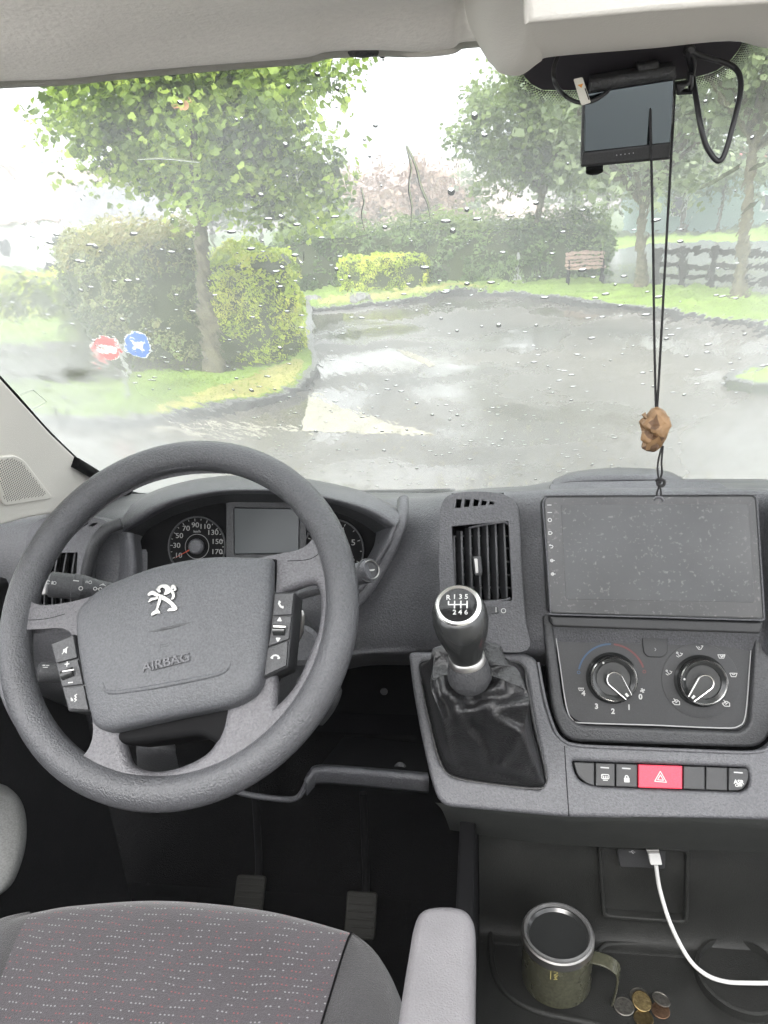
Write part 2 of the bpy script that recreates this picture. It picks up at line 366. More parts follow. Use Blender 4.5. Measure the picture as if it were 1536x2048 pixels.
# raised lid on the dash top above the screen
lid = [(1098, 985), (1100, 966), (1140, 961), (1400, 957), (1440, 962), (1478, 982), (1300, 984)]
TOP = PL(P(1300, 972, 1.0), R(82))
slab('dash_top_lid', PL(P(1290, 975, .98), R(80)), rnd_poly([(1097, 990), (1098, 967), (1150, 962), (1405, 958), (1440, 964), (1475, 986)], 6), -.004, .010, K['dash'], dash, .003)
# curved hump of the clip holder behind the lid
hp = [[P(1108, 962, 1.02), P(1150, 946, 1.05), P(1235, 938, 1.07), P(1320, 942, 1.05), P(1362, 957, 1.02)],
      [P(1104, 966, 1.0), P(1150, 953, 1.0), P(1235, 949, 1.0), P(1320, 951, 1.0), P(1366, 962, 1.0)],
      [P(1108, 972, .985), P(1150, 965, .985), P(1235, 962, .985), P(1320, 962, .985), P(1362, 968, .985)]]
grid('clip_board_hump', hp, K['dash'], dash, n=6, k=4, thick=.004)
# ---- centre vent module
def vent(name, pl, outer, hole, fins, knob, par, tilt=0, lab=None):
    v = slab(name, pl, [outer, hole], -.02, .006, K['dash'], par, .0025)
    if lab: tag(v, lab)
    q = [pl.px(*p, 0) for p in hole]; xs = [a for a, b in q]; ys = [b for a, b in q]
    x0, x1, y0, y1 = min(xs), max(xs), min(ys), max(ys)
    o = bpy.data.objects.new('duct', None)
    d = .05; e = .004
    c = [pl.at(a, b, h) for h in (0.0, -d) for a, b in ((x0-e, y0-e), (x1+e, y0-e), (x1+e, y1+e), (x0-e, y1+e))]
    mesh('duct', c, [(4, 5, 6, 7), (0, 1, 5, 4), (1, 2, 6, 5), (2, 3, 7, 6), (3, 0, 4, 7)], K['void'], v)
    return v, (x0, x1, y0, y1)
vo = spl([(884, 1240), (878, 1130), (880, 1040), (886, 1005), (905, 989), (950, 984), (1000, 988), (1028, 1003), (1038, 1040), (1042, 1140), (1050, 1240), (1053, 1300), (960, 1300), (888, 1296)], 5, True)
vh = rnd_poly([(902, 1052), (1018, 1041), (1026, 1203), (910, 1208)], 4)
dem = []
tops = [(914, 997), (931, 997), (949, 997), (965, 999), (981, 1001)]
for i, (x, y) in enumerate(tops):
    w_ = 13 - i*.2; y2 = 1017 - i*1.6
    dem.append([(x-2, y), (x+w_-2, y+1+i*.6), (x+w_-5, y2-.5), (x-5, y2)])
cv = slab('air_vent', VEN, [vo, vh]+dem, -.022, .006, K['dash'], dash, .0008, 2, off=0)
tag(cv, 'upright centre air vent with seven fins')
q = [VEN.px(*p) for p in vh]; xs = [a for a, b in q]; ys = [b for a, b in q]; x0, x1, y0, y1 = min(xs), max(xs), min(ys), max(ys)
def duct(pl, x0, x1, y0, y1, par, d=.05, h=-.004):
    c = [pl.at(a, b, k) for k in (h, -d) for a, b in ((x0, y0), (x1, y0), (x1, y1), (x0, y1))]
    return mesh('duct', c, [(4, 5, 6, 7), (0, 1, 5, 4), (1, 2, 6, 5), (2, 3, 7, 6), (3, 0, 4, 7)], K['void'], par)
duct(VEN, x0-.003, x1+.003, y0-.003, y1+.003, cv)
a0, b0 = VEN.px(903, 1020); a1, b1 = VEN.px(1008, 992); duct(VEN, a0, a1, b0-.002, b1+.004, cv, .03)
def fins(pl, tops_, bots, par, h0, h1, wd=.0022, bow=.006):
    for (ta, tb) in zip(tops_, bots):
        n = 9; vs_ = []
        A = V(pl.px(*ta, h1)); B = V(pl.px(*tb, h1))
        for i in range(n):
            t = i/(n-1); c = A.lerp(B, t); z = h1 + bow*sin(pi*t)
            for dx, hh in ((-wd/2, h0), (wd/2, h0), (wd/2, z), (-wd/2, z)): vs_.append(pl.at(c.x+dx-(z-hh)*.35, c.y, hh))
        fs = [(i*4+k, i*4+(k+1) % 4, (i+1)*4+(k+1) % 4, (i+1)*4+k) for i in range(n-1) for k in range(4)]+[(0, 1, 2, 3), ((n-1)*4+3, (n-1)*4+2, (n-1)*4+1, (n-1)*4)]
        mesh('vent_fin', vs_, fs, K['dash2'], par)
fins(VEN, [(908, 1072), (923, 1062), (940, 1056), (957, 1053), (974, 1049), (991, 1046), (1008, 1044)],
     [(912, 1200), (928, 1202), (945, 1203), (962, 1204), (979, 1202), (996, 1200), (1014, 1198)], cv, -.02, -.003, bow=.007)
for (y_, hh) in ((1075, -.022), (1100, -.022), (1127, -.022), (1154, -.022), (1180, -.022)):
    a, b = VEN.px(906, y_); a2, b2 = VEN.px(1022, y_-3); c = VEN.at((a+a2)/2, (b+b2)/2, hh)
    m3 = Matrix((VEN.x, VEN.y, VEN.z)).transposed(); box('rear_fin', c, (abs(a2-a), .0018, .008), K['dash2'], cv, rot=m3)
# frame of the swivelling barrel (top and bottom light edges)
for pts in ([(938, 1056, -.004), (960, 1051, .001), (990, 1046, .004), (1008, 1044, .004), (1018, 1050, .002)], [(962, 1204, -.003), (990, 1202, .002), (1014, 1199, .003), (1020, 1196, .0)]):
    tube('barrel_edge', [VEN.pt(u, v, h) for u, v, h in pts], .0014, K['dash'], cv, 6)
kn = slab('thumb_knob', VEN, rnd_poly([(944, 1113), (962, 1112), (965, 1150), (949, 1152)], 5), -.004, .014, K['dash2'], cv, .002)
slab('knob_inlay', VEN, rnd_poly([(948, 1117), (955, 1117), (957, 1146), (951, 1147)], 3), .0135, .0155, K['chrome2'], kn, .0006)
# open/close roller with 1 and 0 marks
sl = slab('vent_roller', VEN, rnd_poly([(955, 1212), (996, 1212), (1000, 1226), (960, 1232)], 4), .004, .008, K['dash2'], cv, .001)
text('I', VEN, 992, 1220, .009, K['white'], cv, .0085)
text('O', VEN, 1007, 1222, .0085, K['white'], cv, .0066)
# ---- left vent
lo = spl([(60, 1240), (50, 1150), (52, 1080), (70, 1045), (120, 1032), (190, 1036), (215, 1050), (185, 1090), (172, 1140), (170, 1240)], 5, True)
lh = rnd_poly([(74, 1106), (156, 1104), (150, 1212), (62, 1214)], 3)
ld = [[(150+i*18-100*0, 1045), (163+i*18, 1045), (150+i*18, 1054), (137+i*18, 1054)] for i in range(3)]
lv = slab('air_vent', LV, [lo, lh]+ld, -.02, .006, K['dash'], dash, .0008, 2, off=0)
tag(lv, 'left end air vent with five fins behind the steering wheel')
q = [LV.px(*p) for p in lh]; xs = [a for a, b in q]; ys = [b for a, b in q]
duct(LV, min(xs)-.003, max(xs)+.003, min(ys)-.003, max(ys)+.003, lv)
a0, b0 = LV.px(130, 1056); a1, b1 = LV.px(205, 1043); duct(LV, a0, a1, b0, b1, lv, .03)
fins(LV, [(84, 1108), (100, 1107), (116, 1107), (133, 1106), (150, 1106)], [(72, 1211), (88, 1210), (104, 1210), (122, 1210), (141, 1210)], lv, -.02, -.002, bow=.004)
kn = slab('thumb_knob', LV, rnd_poly([(78, 1160), (92, 1158), (92, 1190), (82, 1192)], 5), -.002, .016, K['chrome2'], lv, .002)
# dark moulding between vent and instrument shroud
tube('dark_moulding', [P(243, 1046, .95), P(213, 1060, .94), P(192, 1085, .93), P(180, 1120, .925), P(172, 1160, .92), P(168, 1210, .915)], .009, K['dash2'], dash, 8)
# ---- instrument shroud: side cheeks, hood, recess and cluster
hoodp = thing  # (alias kept out of the scene)
rowsH = []
back = [(262, 1010, 1.06), (300, 985, 1.08), (360, 965, 1.1), (430, 953, 1.11), (500, 950, 1.11), (580, 953, 1.11), (660, 966, 1.09), (730, 984, 1.05), (790, 1010, 1.0)]
crest = [(238, 1048, .99), (268, 1008, 1.0), (340, 975, 1.01), (420, 957, 1.02), (500, 952, 1.02), (590, 957, 1.02), (680, 973, 1.0), (750, 993, .965), (799, 1024, .93)]
lip0 = [(234, 1062, .965), (262, 1032, .96), (335, 997, .955), (420, 978, .95), (500, 974, .945), (590, 978, .94), (680, 995, .93), (750, 1017, .915), (795, 1046, .905)]
lip1 = [(240, 1068, .96), (272, 1043, .955), (342, 1007, .948), (424, 988, .943), (500, 984, .94), (590, 988, .935), (676, 1005, .925), (742, 1028, .912), (783, 1054, .905)]
lip2 = [(248, 1066, .975), (284, 1046, .972), (350, 1012, .967), (428, 992, .963), (500, 988, .96), (590, 992, .955), (672, 1009, .945), (734, 1032, .93), (772, 1056, .92)]
under = [(285, 1075, 1.0), (310, 1052, 1.0), (365, 1026, 1.0), (435, 1008, 1.0), (505, 1004, 1.0), (590, 1006, 1.0), (664, 1022, .99), (718, 1044, .98), (750, 1066, .97)]
hood = grid('instrument_hood', [[P(*p) for p in r_] for r_ in (back, crest, lip0, lip1, lip2)], K['dash'], dash, n=6, k=6)
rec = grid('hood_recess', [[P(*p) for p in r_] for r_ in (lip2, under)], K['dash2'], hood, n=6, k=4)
# side cheeks of the recess
ch1 = [[P(236, 1062, .965), P(240, 1110, .955), P(236, 1170, .945), P(232, 1240, .935)], [P(262, 1066, .955), P(268, 1110, .945), P(272, 1170, .935), P(270, 1240, .925)], [P(285, 1072, 1.0), P(292, 1110, .99), P(300, 1160, .985), P(310, 1230, .98)]]
grid('shroud_cheek', ch1, K['dash'], dash, n=5, k=5)
ch2 = [[P(799, 1040, .91), P(790, 1080, .905), P(762, 1130, .90), P(735, 1175, .895), P(690, 1225, .89)], [P(782, 1050, .912), P(772, 1085, .90), P(745, 1130, .895), P(722, 1170, .89), P(680, 1215, .885)], [P(752, 1062, .97), P(748, 1090, .965), P(730, 1125, .96), P(712, 1160, .955), P(675, 1200, .95)]]
grid('shroud_cheek', ch2, K['dash'], dash, n=5, k=5)
# raised edge of the knee cowl sweeping down from the hood
tube('cowl_edge', [P(806, 1000, .96), P(803, 1045, .915), P(786, 1090, .905), P(760, 1140, .90), P(730, 1185, .892), P(700, 1220, .89)], .009, K['dash'], dash, 12, sq=.8)
# cluster back plate
clu = slab('instrument_cluster', CLU, rnd_poly([(262, 1120), (290, 1060), (380, 1012), (500, 994), (620, 996), (720, 1035), (775, 1075), (768, 1150), (700, 1250), (330, 1250), (270, 1180)], 20), -.05, -.03, K['black'], dash, .002)
CF = PL(CLU.at(0, 0, -.0292), R(24))
def dial(cu_, cv_, r_px, labs, a0, a1, par, ticks, nm='dial', sz=.0105, rr=.74):
    a, b = CF.px(cu_, cv_); r_ = r_px/F*.98
    d = slab(nm, CF, [[(a+r_*cos(t*pi/30), b+r_*sin(t*pi/30)) for t in range(60)]], 0, .0035, K['black'], par, .001, px=False)
    for rad, wdt in ((r_*.42, .0006),):
        slab('dial_ring', CF, [[(a+(rad+wdt)*cos(t*pi/30), b+(rad+wdt)*sin(t*pi/30)) for t in range(60)], [(a+rad*cos(t*pi/30), b+rad*sin(t*pi/30)) for t in range(60)]], .0036, .0042, K['dimwhite'], d, .0001, px=False)
    slab('bezel_ring', CF, [[(a+(r_+.002)*cos(t*pi/30), b+(r_+.002)*sin(t*pi/30)) for t in range(60)], [(a+r_*cos(t*pi/30), b+r_*sin(t*pi/30)) for t in range(60)]], .002, .006, K['dash2'], d, .0004, px=False)
    for i, s in enumerate(labs):
        t = a0+(a1-a0)*i/(len(labs)-1)
        text(s, CF, a+r_*rr*cos(t), b+r_*rr*sin(t), sz, K['numeral'], d, .004, px=False, name='numeral', sx=1.15)
    vs_ = []; fs = []
    for i in range(ticks):
        t = a0+(a1-a0)*i/(ticks-1); big = i % 2 == 0
        l_ = .004 if big else .0025; w2 = .0005
        for q_, sgn in ((r_*.97, -1), (r_*.97, 1), (r_*.97-l_, 1), (r_*.97-l_, -1)):
            vs_.append(CF.at(a+q_*cos(t)-sgn*w2*sin(t), b+q_*sin(t)+sgn*w2*cos(t), .0042))
        fs.append(tuple(range(i*4, i*4+4)))
    mesh('tick_marks', vs_, fs, K['numeral'], d); return d, a, b, r_
d, a, b, r_ = dial(396, 1093, 66, ['10', '30', '50', '70', '90', '110', '130', '150', '170', '190'], R(205), R(-42), clu, 19)
d['label'] = 'speedometer dial with white numerals'
text('km/h', CF, a, b+r_*.52, .0055, K['dimwhite'], d, .004, px=False)
lathe('needle_hub', CF.at(a, b, .004), CF.z, [(.0115, 0), (.0115, .005), (.009, .008), (0, .009)], K['dash'], d, 24)
t = R(208); 
mesh('needle', [CF.at(a+.010*cos(t)-.001*sin(t), b+.010*sin(t)+.001*cos(t), .009), CF.at(a+.010*cos(t)+.001*sin(t), b+.010*sin(t)-.001*cos(t), .009), CF.at(a+r_*.9*cos(t), b+r_*.9*sin(t), .009), CF.at(a+.010*cos(t), b+.010*sin(t), .011)], [(0, 1, 2), (0, 2, 3), (1, 3, 2)], K['needle'], d)
d2, a, b, r_ = dial(668, 1100, 66, ['1', '2', '3', '4', '5', '6'], R(200), R(-25), clu, 11, rr=.72, sz=.012)
d2['label'] = 'rev counter dial half hidden by the wheel'
lathe('needle_hub', CF.at(a, b, .004), CF.z, [(.0115, 0), (.0115, .005), (.009, .008), (0, .009)], K['dash'], d2, 24)
slab('display', CF, rnd_poly([(468, 1016), (598, 1018), (597, 1106), (469, 1108)], 3), 0, .004, K['lcd'], clu, .0008)
slab('display_surround', CF, [rnd_poly([(452, 1003), (612, 1005), (612, 1120), (452, 1122)], 6), rnd_poly([(467, 1015), (599, 1017), (598, 1107), (468, 1109)], 3)], 0, .006, K['dash2'], clu, .001)
# glossy cover glass reflecting a pale patch
# ---- heater panel recess and panel
rim_o = rnd_poly([(1084, 1228), (1534, 1240), (1556, 1390), (1536, 1497), (1128, 1483), (1104, 1420)], [10, 10, 30, 45, 45, 30])
rim_i = rnd_poly([(1104, 1236), (1512, 1248), (1500, 1466), (1154, 1452), (1128, 1420)], [4, 4, 34, 34, 20])
slab('heater_surround', CLI, [rim_o, rim_i], -.03, .004, K['dash2'], dash, .004)
hp_ = slab('heater_panel', CLI, rnd_poly([(1106, 1250), (1508, 1262), (1496, 1462), (1160, 1448), (1132, 1425)], [3, 3, 30, 34, 20]), -.03, -.006, K['panel'], dash, .0015)
hp_['label'] = 'black heater panel with two round knobs'
tube('panel_bead', [CLI.pt(u, v, -.005) for u, v in spl([(1110, 1262), (1120, 1330), (1132, 1410), (1145, 1440), (1170, 1446), (1300, 1450), (1440, 1456), (1478, 1452), (1491, 1430), (1498, 1350), (1504, 1266)], 3)], .0008, K['grey'], hp_, 5, n=1)
HP = PL(CLI.at(0, 0, -.006), R(28))
def circ(a, b, r_, n=48, a0=0, a1=2*pi): return [(a+r_*cos(a0+(a1-a0)*i/n), b+r_*sin(a0+(a1-a0)*i/n)) for i in range(n if abs(a1-a0-2*pi) < 1e-6 else n+1)]
def arc_strip(pl, a, b, r_, w_, a0, a1, h, m, par, name, n=24):
    vs_ = []; fs = []
    for i in range(n+1):
        t = a0+(a1-a0)*i/n
        vs_ += [pl.at(a+(r_-w_/2)*cos(t), b+(r_-w_/2)*sin(t), h), pl.at(a+(r_+w_/2)*cos(t), b+(r_+w_/2)*sin(t), h)]
        if i: fs.append((2*i-2, 2*i-1, 2*i+1, 2*i))
    return mesh(name, vs_, fs, m, par)
def knob(cu_, cv_, ang, dot, par, lab):
    a, b = HP.px(cu_, cv_, .015); o = HP.at(a, b, 0); s = 1.0
    k_ = lathe('rotary_knob', o, HP.z, [(.0315, 0), (.0315, .004), (.0285, .006), (.0275, .017), (.0262, .019), (.0262, .0192), (.0245, .0185), (.0205, .0165), (.0200, .014), (.0, .0135)], K['knob'], par, 48)
    k_['label'] = lab
    lathe('knob_ring', HP.at(a, b, .0185), HP.z, [(.0275, -.001), (.0278, .0004), (.0266, .0014), (.0254, .0004), (.0257, -.001)], K['chrome'], k_, 48)
    # pointer handle: teardrop
    ca, sa = cos(ang), sin(ang)
    def T(x, y): return (a+x*ca-y*sa, b+x*sa+y*ca)
    tear = [T(*p) for p in [(.0255, .0036), (.0255, -.0036)]+[(.0085*cos(t)-.0, .0085*sin(t)) for t in [(-75-180*0 - i*(210/10))*pi/180 for i in range(11)]]]
    h_ = slab('pointer', HP, [tear], .013, .0235, K['knob'], k_, .0012, px=False, off=0)
    edge = [HP.at(*T(*p), .0242) for p in [(.0262, .0042)]+[(.0092*cos(t), .0092*sin(t)) for t in [(75+i*21)*pi/180 for i in range(11)]]+[(.0262, -.0042)]]
    tube('pointer_edge', edge, .0009, K['chrome'], h_, 6, n=2)
    c = T(.0225, 0); mesh('pointer_mark', [HP.at(c[0]+x*ca-y*sa, c[1]+x*sa+y*ca, .0246) for x, y in ((-.0022, -.0014), (.0022, -.0014), (.0022, .0014), (-.0022, .0014))], [(0, 1, 2, 3)], K['white'], h_)
    mesh('index_dot', [HP.at(a+.0232*cos(dot)+.0013*cos(t*pi/6), b+.0232*sin(dot)+.0013*sin(t*pi/6), .0192) for t in range(12)], [tuple(range(12))], K['white'], k_)
    return k_, a, b
k1, a, b = knob(1227, 1358, R(-52), R(122), hp_, 'left heater knob with its pointer at 1')
arc_strip(HP, a, b+.001, .0405, .0022, R(168), R(90), .0003, K['blue'], hp_, 'cold_arc')
arc_strip(HP, a, b+.001, .0405, .0022, R(85), R(18), .0003, K['hot'], hp_, 'warm_arc')
for t, m in ((R(172), K['blue']), (R(12), K['hot'])):
    arc_strip(HP, a+.0405*cos(t), b+.0405*sin(t), .0017, .0009, 0, 2*pi, .0003, m, hp_, 'arc_end_ring', 14)
for s, u, v in (('4', 1167, 1387), ('3', 1193, 1413), ('2', 1226, 1423), ('1', 1258, 1415), ('0', 1281, 1394)):
    text(s, HP, u, v, .0088, K['white'], hp_, .0004, px=True, name='numeral', bold=.0003)
def lines(pl, strokes, u, v, s, m, par, h=.0004, w_=.0007, rot=0, name='symbol'):
    """small printed symbol from strokes on a unit grid"""
    a, b = pl.px(u, v, h); vs_ = []; fs = []; cr, sr = cos(rot), sin(rot)
    for st in strokes:
        for (x0, y0), (x1, y1) in zip(st[:-1], st[1:]):
            d = V((x1-x0, y1-y0)); L = d.length
            if L < 1e-9: continue
            n = V((-d.y, d.x))/L*w_/2/s; e = d/L*w_/4/s; i = len(vs_)
            for q in ((V((x0, y0))-e+n), (V((x1, y1))+e+n), (V((x1, y1))+e-n), (V((x0, y0))-e-n)):
                vs_.append(pl.at(a+s*(q.x*cr-q.y*sr), b+s*(q.x*sr+q.y*cr), h+len(fs)*1e-7))
            fs.append((i, i+1, i+2, i+3))
    return mesh(name, vs_, fs, m, par)
CI = lambda x, y, r_, n=12, a0=0, a1=2*pi: [(x+r_*cos(a0+(a1-a0)*i/n), y+r_*sin(a0+(a1-a0)*i/n)) for i in range(n+1)]
FANS = [[(0, 0), (-.4, .5), (0, .6), (0, 0), (.5, .4), (.6, 0), (0, 0), (.4, -.5), (0, -.6), (0, 0), (-.5, -.4), (-.6, 0), (0, 0)]]
SCRN = [[(-.8, .3), (.8, .3), (.5, -.5), (-.5, -.5), (-.8, .3)], CI(0, .3, .35, 6, pi, 2*pi)]
MAN1 = [CI(-.5, .5, .18, 8), [(-.3, .2), (.0, -.3), (.5, .0), (.7, .4)], [(-.7, -.2), (-.2, -.5)], [(.2, .5), (.5, .3)]]
MAN2 = [[(-.7, .4), (-.2, -.3), (.3, -.3), (.8, .5)], [(.4, .5), (.8, .5)], [(-.2, .3), (.1, 0)]]
CAR = [[(-.9, 0), (-.4, -.5), (.7, -.5), (.7, .2), (.2, .6), (-.3, .6), (-.5, .2), (-.9, .2), (-.9, 0)], [(-.2, -.1), (.3, .3)], [(-.6, .9), (-.1, .2)]]
lines(HP, FANS, 1285, 1381, .0042, K['white'], hp_); lines(HP, SCRN, 1162, 1378, .004, K['white'], hp_)
k2, a2, b2 = knob(1407, 1364, R(-131), R(172), hp_, 'right heater knob with its pointer at lower left')
lathe('knob_plinth', HP.at(a2, b2, 0), HP.z, [(.046, -.001), (.0455, .0006), (.040, .0012), (.0, .0012)], K['panel'], hp_, 48)
for s_, u, v in ((MAN2, 1399, 1296), (MAN1, 1359, 1310), (SCRN+MAN1[1:2], 1443, 1312), (MAN1, 1338, 1346), (SCRN, 1467, 1349), (CAR, 1353, 1405), (CAR, 1453, 1408)):
    lines(HP, s_, u, v, .0052, K['white'], hp_, h=.0015, w_=.0009)
bt = slab('blank_button', HP, rnd_poly([(1284, 1274), (1336, 1276), (1335, 1306), (1325, 1315), (1296, 1314), (1288, 1306)], 4), -.001, .003, K['panel'], hp_, .001)
lines(HP, [[(-.3, .6), (.2, 0), (-.3, -.6)]], 1311, 1299, .003, K['grey'], bt, h=.0034)
# ---- console with gear surround and switch row
con_o = rnd_poly([(816, 1303), (1050, 1306), (1074, 1318), (1088, 1400), (1108, 1462), (1135, 1487), (1180, 1492), (1480, 1503), (1530, 1500), (1562, 1470), (1580, 1400), (1700, 1380), (2100, 1380), (2140, 1680), (1540, 1642), (1130, 1634), (880, 1612), (862, 1560), (842, 1470), (826, 1380)],
                 [14, 10, 18, 10, 40, 25, 5, 5, 30, 30, 20, 20, 20, 20, 5, 5, 30, 20, 20, 20])
gear_h = rnd_poly([(838, 1322), (1040, 1324), (1052, 1345), (1068, 1450), (1094, 1560), (1082, 1580), (905, 1556), (880, 1530), (858, 1440)], [14, 14, 10, 10, 14, 14, 50, 40, 20])
sw_h = rnd_poly([(1144, 1522), (1496, 1535), (1501, 1560), (1497, 1576), (1484, 1584), (1190, 1573), (1160, 1562), (1150, 1545)], [6, 8, 6, 10, 10, 16, 10, 6])
console = slab('console_panel', CON, [con_o, gear_h, sw_h], -.022, .004, K['dash'], dash, .005, 4)
slab('console_backing', CON, rnd_poly([(1100, 1500), (1560, 1512), (1560, 1600), (1110, 1590)], 5), -.026, -.016, K['void'], console, .001)
tube('ledge_highlight_bead', [CON.pt(u, v, .003) for u, v in [(1076, 1325), (1090, 1400), (1107, 1455), (1125, 1480), (1155, 1491), (1250, 1496), (1400, 1502), (1500, 1505), (1540, 1495), (1562, 1465)]], .0022, K['dash'], console, 8)
tube('panel_seam', [CON.pt(u, v, .0038) for u, v in ((1129, 1492), (1133, 1560), (1138, 1632))], .0007, K['void'], console, 5, n=2)
# switches
xs = [1146, 1190, 1231, 1276, 1366, 1411, 1456, 1499]
def yt(x): return 1523+(x-1146)*.0365
for i in range(7):
    x0, x1 = xs[i]+1.2, xs[i+1]-1.2
    yb0 = 1573+(x0-1190)*.036 if x0 > 1185 else 1548; yb1 = 1573+(x1-1190)*.036
    if i == 0: pts = rnd_poly([(x0, yt(x0)+1), (x1, yt(x1)+1), (x1, yb1-1), (x0+26, 1567), (x0+8, 1552)], [3, 1, 1, 10, 10])
    elif i == 6: pts = rnd_poly([(x0, yt(x0)+1), (x1-2, yt(x1)+1), (x1, 1560), (x1-14, 1582), (x0, 1581)], [1, 6, 10, 12, 1])
    else: pts = rnd_poly([(x0, yt(x0)+1), (x1, yt(x1)+1), (x1, yb1-1), (x0, yb0-1)], 1.5)
    s = slab('switch', CON, pts, -.015, .0045 if i != 3 else .0062, K['red'] if i == 3 else K['panel'], console, .0012)
    cx = (x0+x1)/2; cy_ = (yt(cx)+1573+(cx-1190)*.036)/2
    if i in (1, 2, 6): lines(CON, [[(-1, 0), (1, 0)]], cx-1, yt(cx)+10, .0045, K['grey'], s, .0049, .0014, rot=-.03, name='indicator_bar')
    if i == 1: s['label'] = 'switch with rear window heater symbol'; lines(CON, [rnd_poly([(-1, .6), (1, .6), (1, -.5), (-1, -.5)], .3)+[(-.8, .6)], [(-.5, .2), (-.5, -.3)], [(0, .2), (0, -.3)], [(.5, .2), (.5, -.3)], [(-.6, -.9), (.6, -.9)]], cx, cy_+4, .0042, K['white'], s, .0049, .001)
    if i == 2: s['label'] = 'switch with padlock symbol'; lines(CON, [[(-.7, .1), (.7, .1), (.7, -1), (-.7, -1), (-.7, .1)], [(-.7, -.3), (.7, -.3)], [(-.7, -.7), (.7, -.7)], [(-.45, .1), (-.45, .6), (-.2, .9), (.2, .9), (.45, .6), (.45, .1)]], cx, cy_+6, .0036, K['white'], s, .0049, .0011)
    if i == 3: s['label'] = 'red hazard warning switch'; lines(CON, [[(-1, -.75), (1, -.75), (0, 1), (-1, -.75)], [(-.5, -.45), (.5, -.45), (0, .4), (-.5, -.45)]], cx, cy_+1, .0066, K['white'], s, .0066, .0009, rot=-.05)
    if i == 6: s['label'] = 'switch marked ASR OFF'; text('ASR', CON, cx, cy_+5, .0062, K['white'], s, .0049, rot=-.03, bold=.0002); text('OFF', CON, cx, cy_+12, .0045, K['white'], s, .0049, rot=-.03, bold=.00015)
    if i in (0, 4, 5): s['label'] = 'blank switch cover'
# lower lip turning under, then storage bay
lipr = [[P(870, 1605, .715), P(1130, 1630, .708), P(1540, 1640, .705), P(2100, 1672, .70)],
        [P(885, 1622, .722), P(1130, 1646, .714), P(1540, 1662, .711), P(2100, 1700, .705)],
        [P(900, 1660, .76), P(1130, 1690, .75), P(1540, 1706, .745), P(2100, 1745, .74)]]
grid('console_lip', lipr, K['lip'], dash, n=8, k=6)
ZT = H-.95
# bay walls
bw = [[V((P(960, 1850, .80).x, .86, H-.70)), V((.2, .86, H-.70)), V((.9, .86, H-.70))],
      [V((P(960, 1850, .80).x, .80, H-.80)), V((.2, .80, H-.80)), V((.9, .80, H-.80))],
      [V((P(960, 1850, .80).x, .785, H-.93)), V((.2, .785, H-.93)), V((.9, .785, H-.93))],
      [V((P(960, 1850, .80).x, .76, ZT)), V((.2, .76, ZT)), V((.9, .76, ZT))]]
grid('bay_back_wall', bw, K['bay'], dash, n=8, k=8)
tl = [(975, 1880), (985, 1990), (1060, 2080), (1250, 2140), (1600, 2160), (2000, 2160), (2000, 1880), (1500, 1860), (1200, 1855)]
xl = P(960, 1850, .8).x
trayf = mesh('tray_floor', [V((xl-.01, .80, ZT)), V((.95, .80, ZT)), V((.95, .42, ZT)), V((xl-.01, .42, ZT))], [(0, 1, 2, 3)], K['bay'], dash)
box('tray_body', ((xl+.95)/2-.005, .61, (ZT-.002+.55)/2+.0), (.96-xl, .40, ZT-.004-.55), K['bay'], dash)
box('bay_side_wall', (xl-.012, .70, ZT+.12), (.02, .26, .24), K['black'], dash, .004)
# raised rims moulded in the tray
tube('tray_rim', [G(980, 1860, ZT), G(984, 1930, ZT), G(1010, 1985, ZT), G(1070, 2022, ZT), G(1170, 2045, ZT), G(1300, 2075, ZT)], .005, K['bay'], dash, 8, sq=.8)
tube('tray_rim', [G(1195, 1905, ZT), G(1205, 1893, ZT), G(1225, 1888, ZT), G(1290, 1888, ZT), G(1370, 1890, ZT)], .004, K['bay'], dash, 8)
ccx = G(1480, 1960, ZT)
lathe('cup_recess', ccx, V((0, 0, 1)), [(.056, 0), (.055, .012), (.051, .013), (.049, .004), (.0, .003)], K['bay'], dash, 40)
# pocket in the back wall
BK = PL(V((.2, .79, H-.86)), R(8))
slab('wall_pocket', BK, [rnd_poly([(1195, 1690), (1380, 1700), (1378, 1850), (1205, 1838)], 10), rnd_poly([(1203, 1698), (1372, 1706), (1370, 1843), (1212, 1831)], 9)], -.006, .009, K['bay'], dash, .002)
us = slab('usb_socket', BK, rnd_poly([(1234, 1696), (1332, 1700), (1330, 1738), (1240, 1734)], 4), -.002, .008, K['panel'], dash, .001)
lines(BK, [[(-1, 0), (1, 0)], [(-.4, 0), (0, .5), (.4, .5)], [(0, 0), (.3, -.5), (.6, -.5)]], 1264, 1704, .004, K['grey'], us, .0086, .0007)
# knee shelf between column and console
sh = [[P(610, 1562, .80), P(620, 1545, .81), P(640, 1532, .82), P(740, 1538, .815), P(855, 1548, .81)], [P(612, 1566, .78), P(622, 1549, .785), P(642, 1538, .79), P(740, 1545, .79), P(857, 1556, .785)], [P(612, 1590, .80), P(625, 1575, .80), P(642, 1565, .80), P(740, 1572, .80), P(857, 1584, .795)]]
shelf = grid('knee_shelf', sh, K['dash'], dash, n=5, k=4, thick=.004)
tube('knee_shelf_edge', [P(470, 1582, .83), P(500, 1590, .82), P(560, 1598, .81), P(590, 1597, .80), P(606, 1582, .795), P(618, 1552, .79)], .004, K['dash'], dash, 8)
sf = [[P(640, 1532, .82), P(855, 1548, .81)], [P(700, 1500, .90), P(850, 1512, .89)]]
mesh('shelf_floor', [P(640, 1532, .82), P(855, 1548, .81), P(862, 1490, .95), P(690, 1470, .98)], [(0, 1, 2, 3)], K['black'], dash)
lathe('shelf_screw', P(800, 1536, .835), V((0, -.3, 1)), [(.009, 0), (.007, .004), (.003, .002), (0, .002)], K['dash2'], dash, 16)
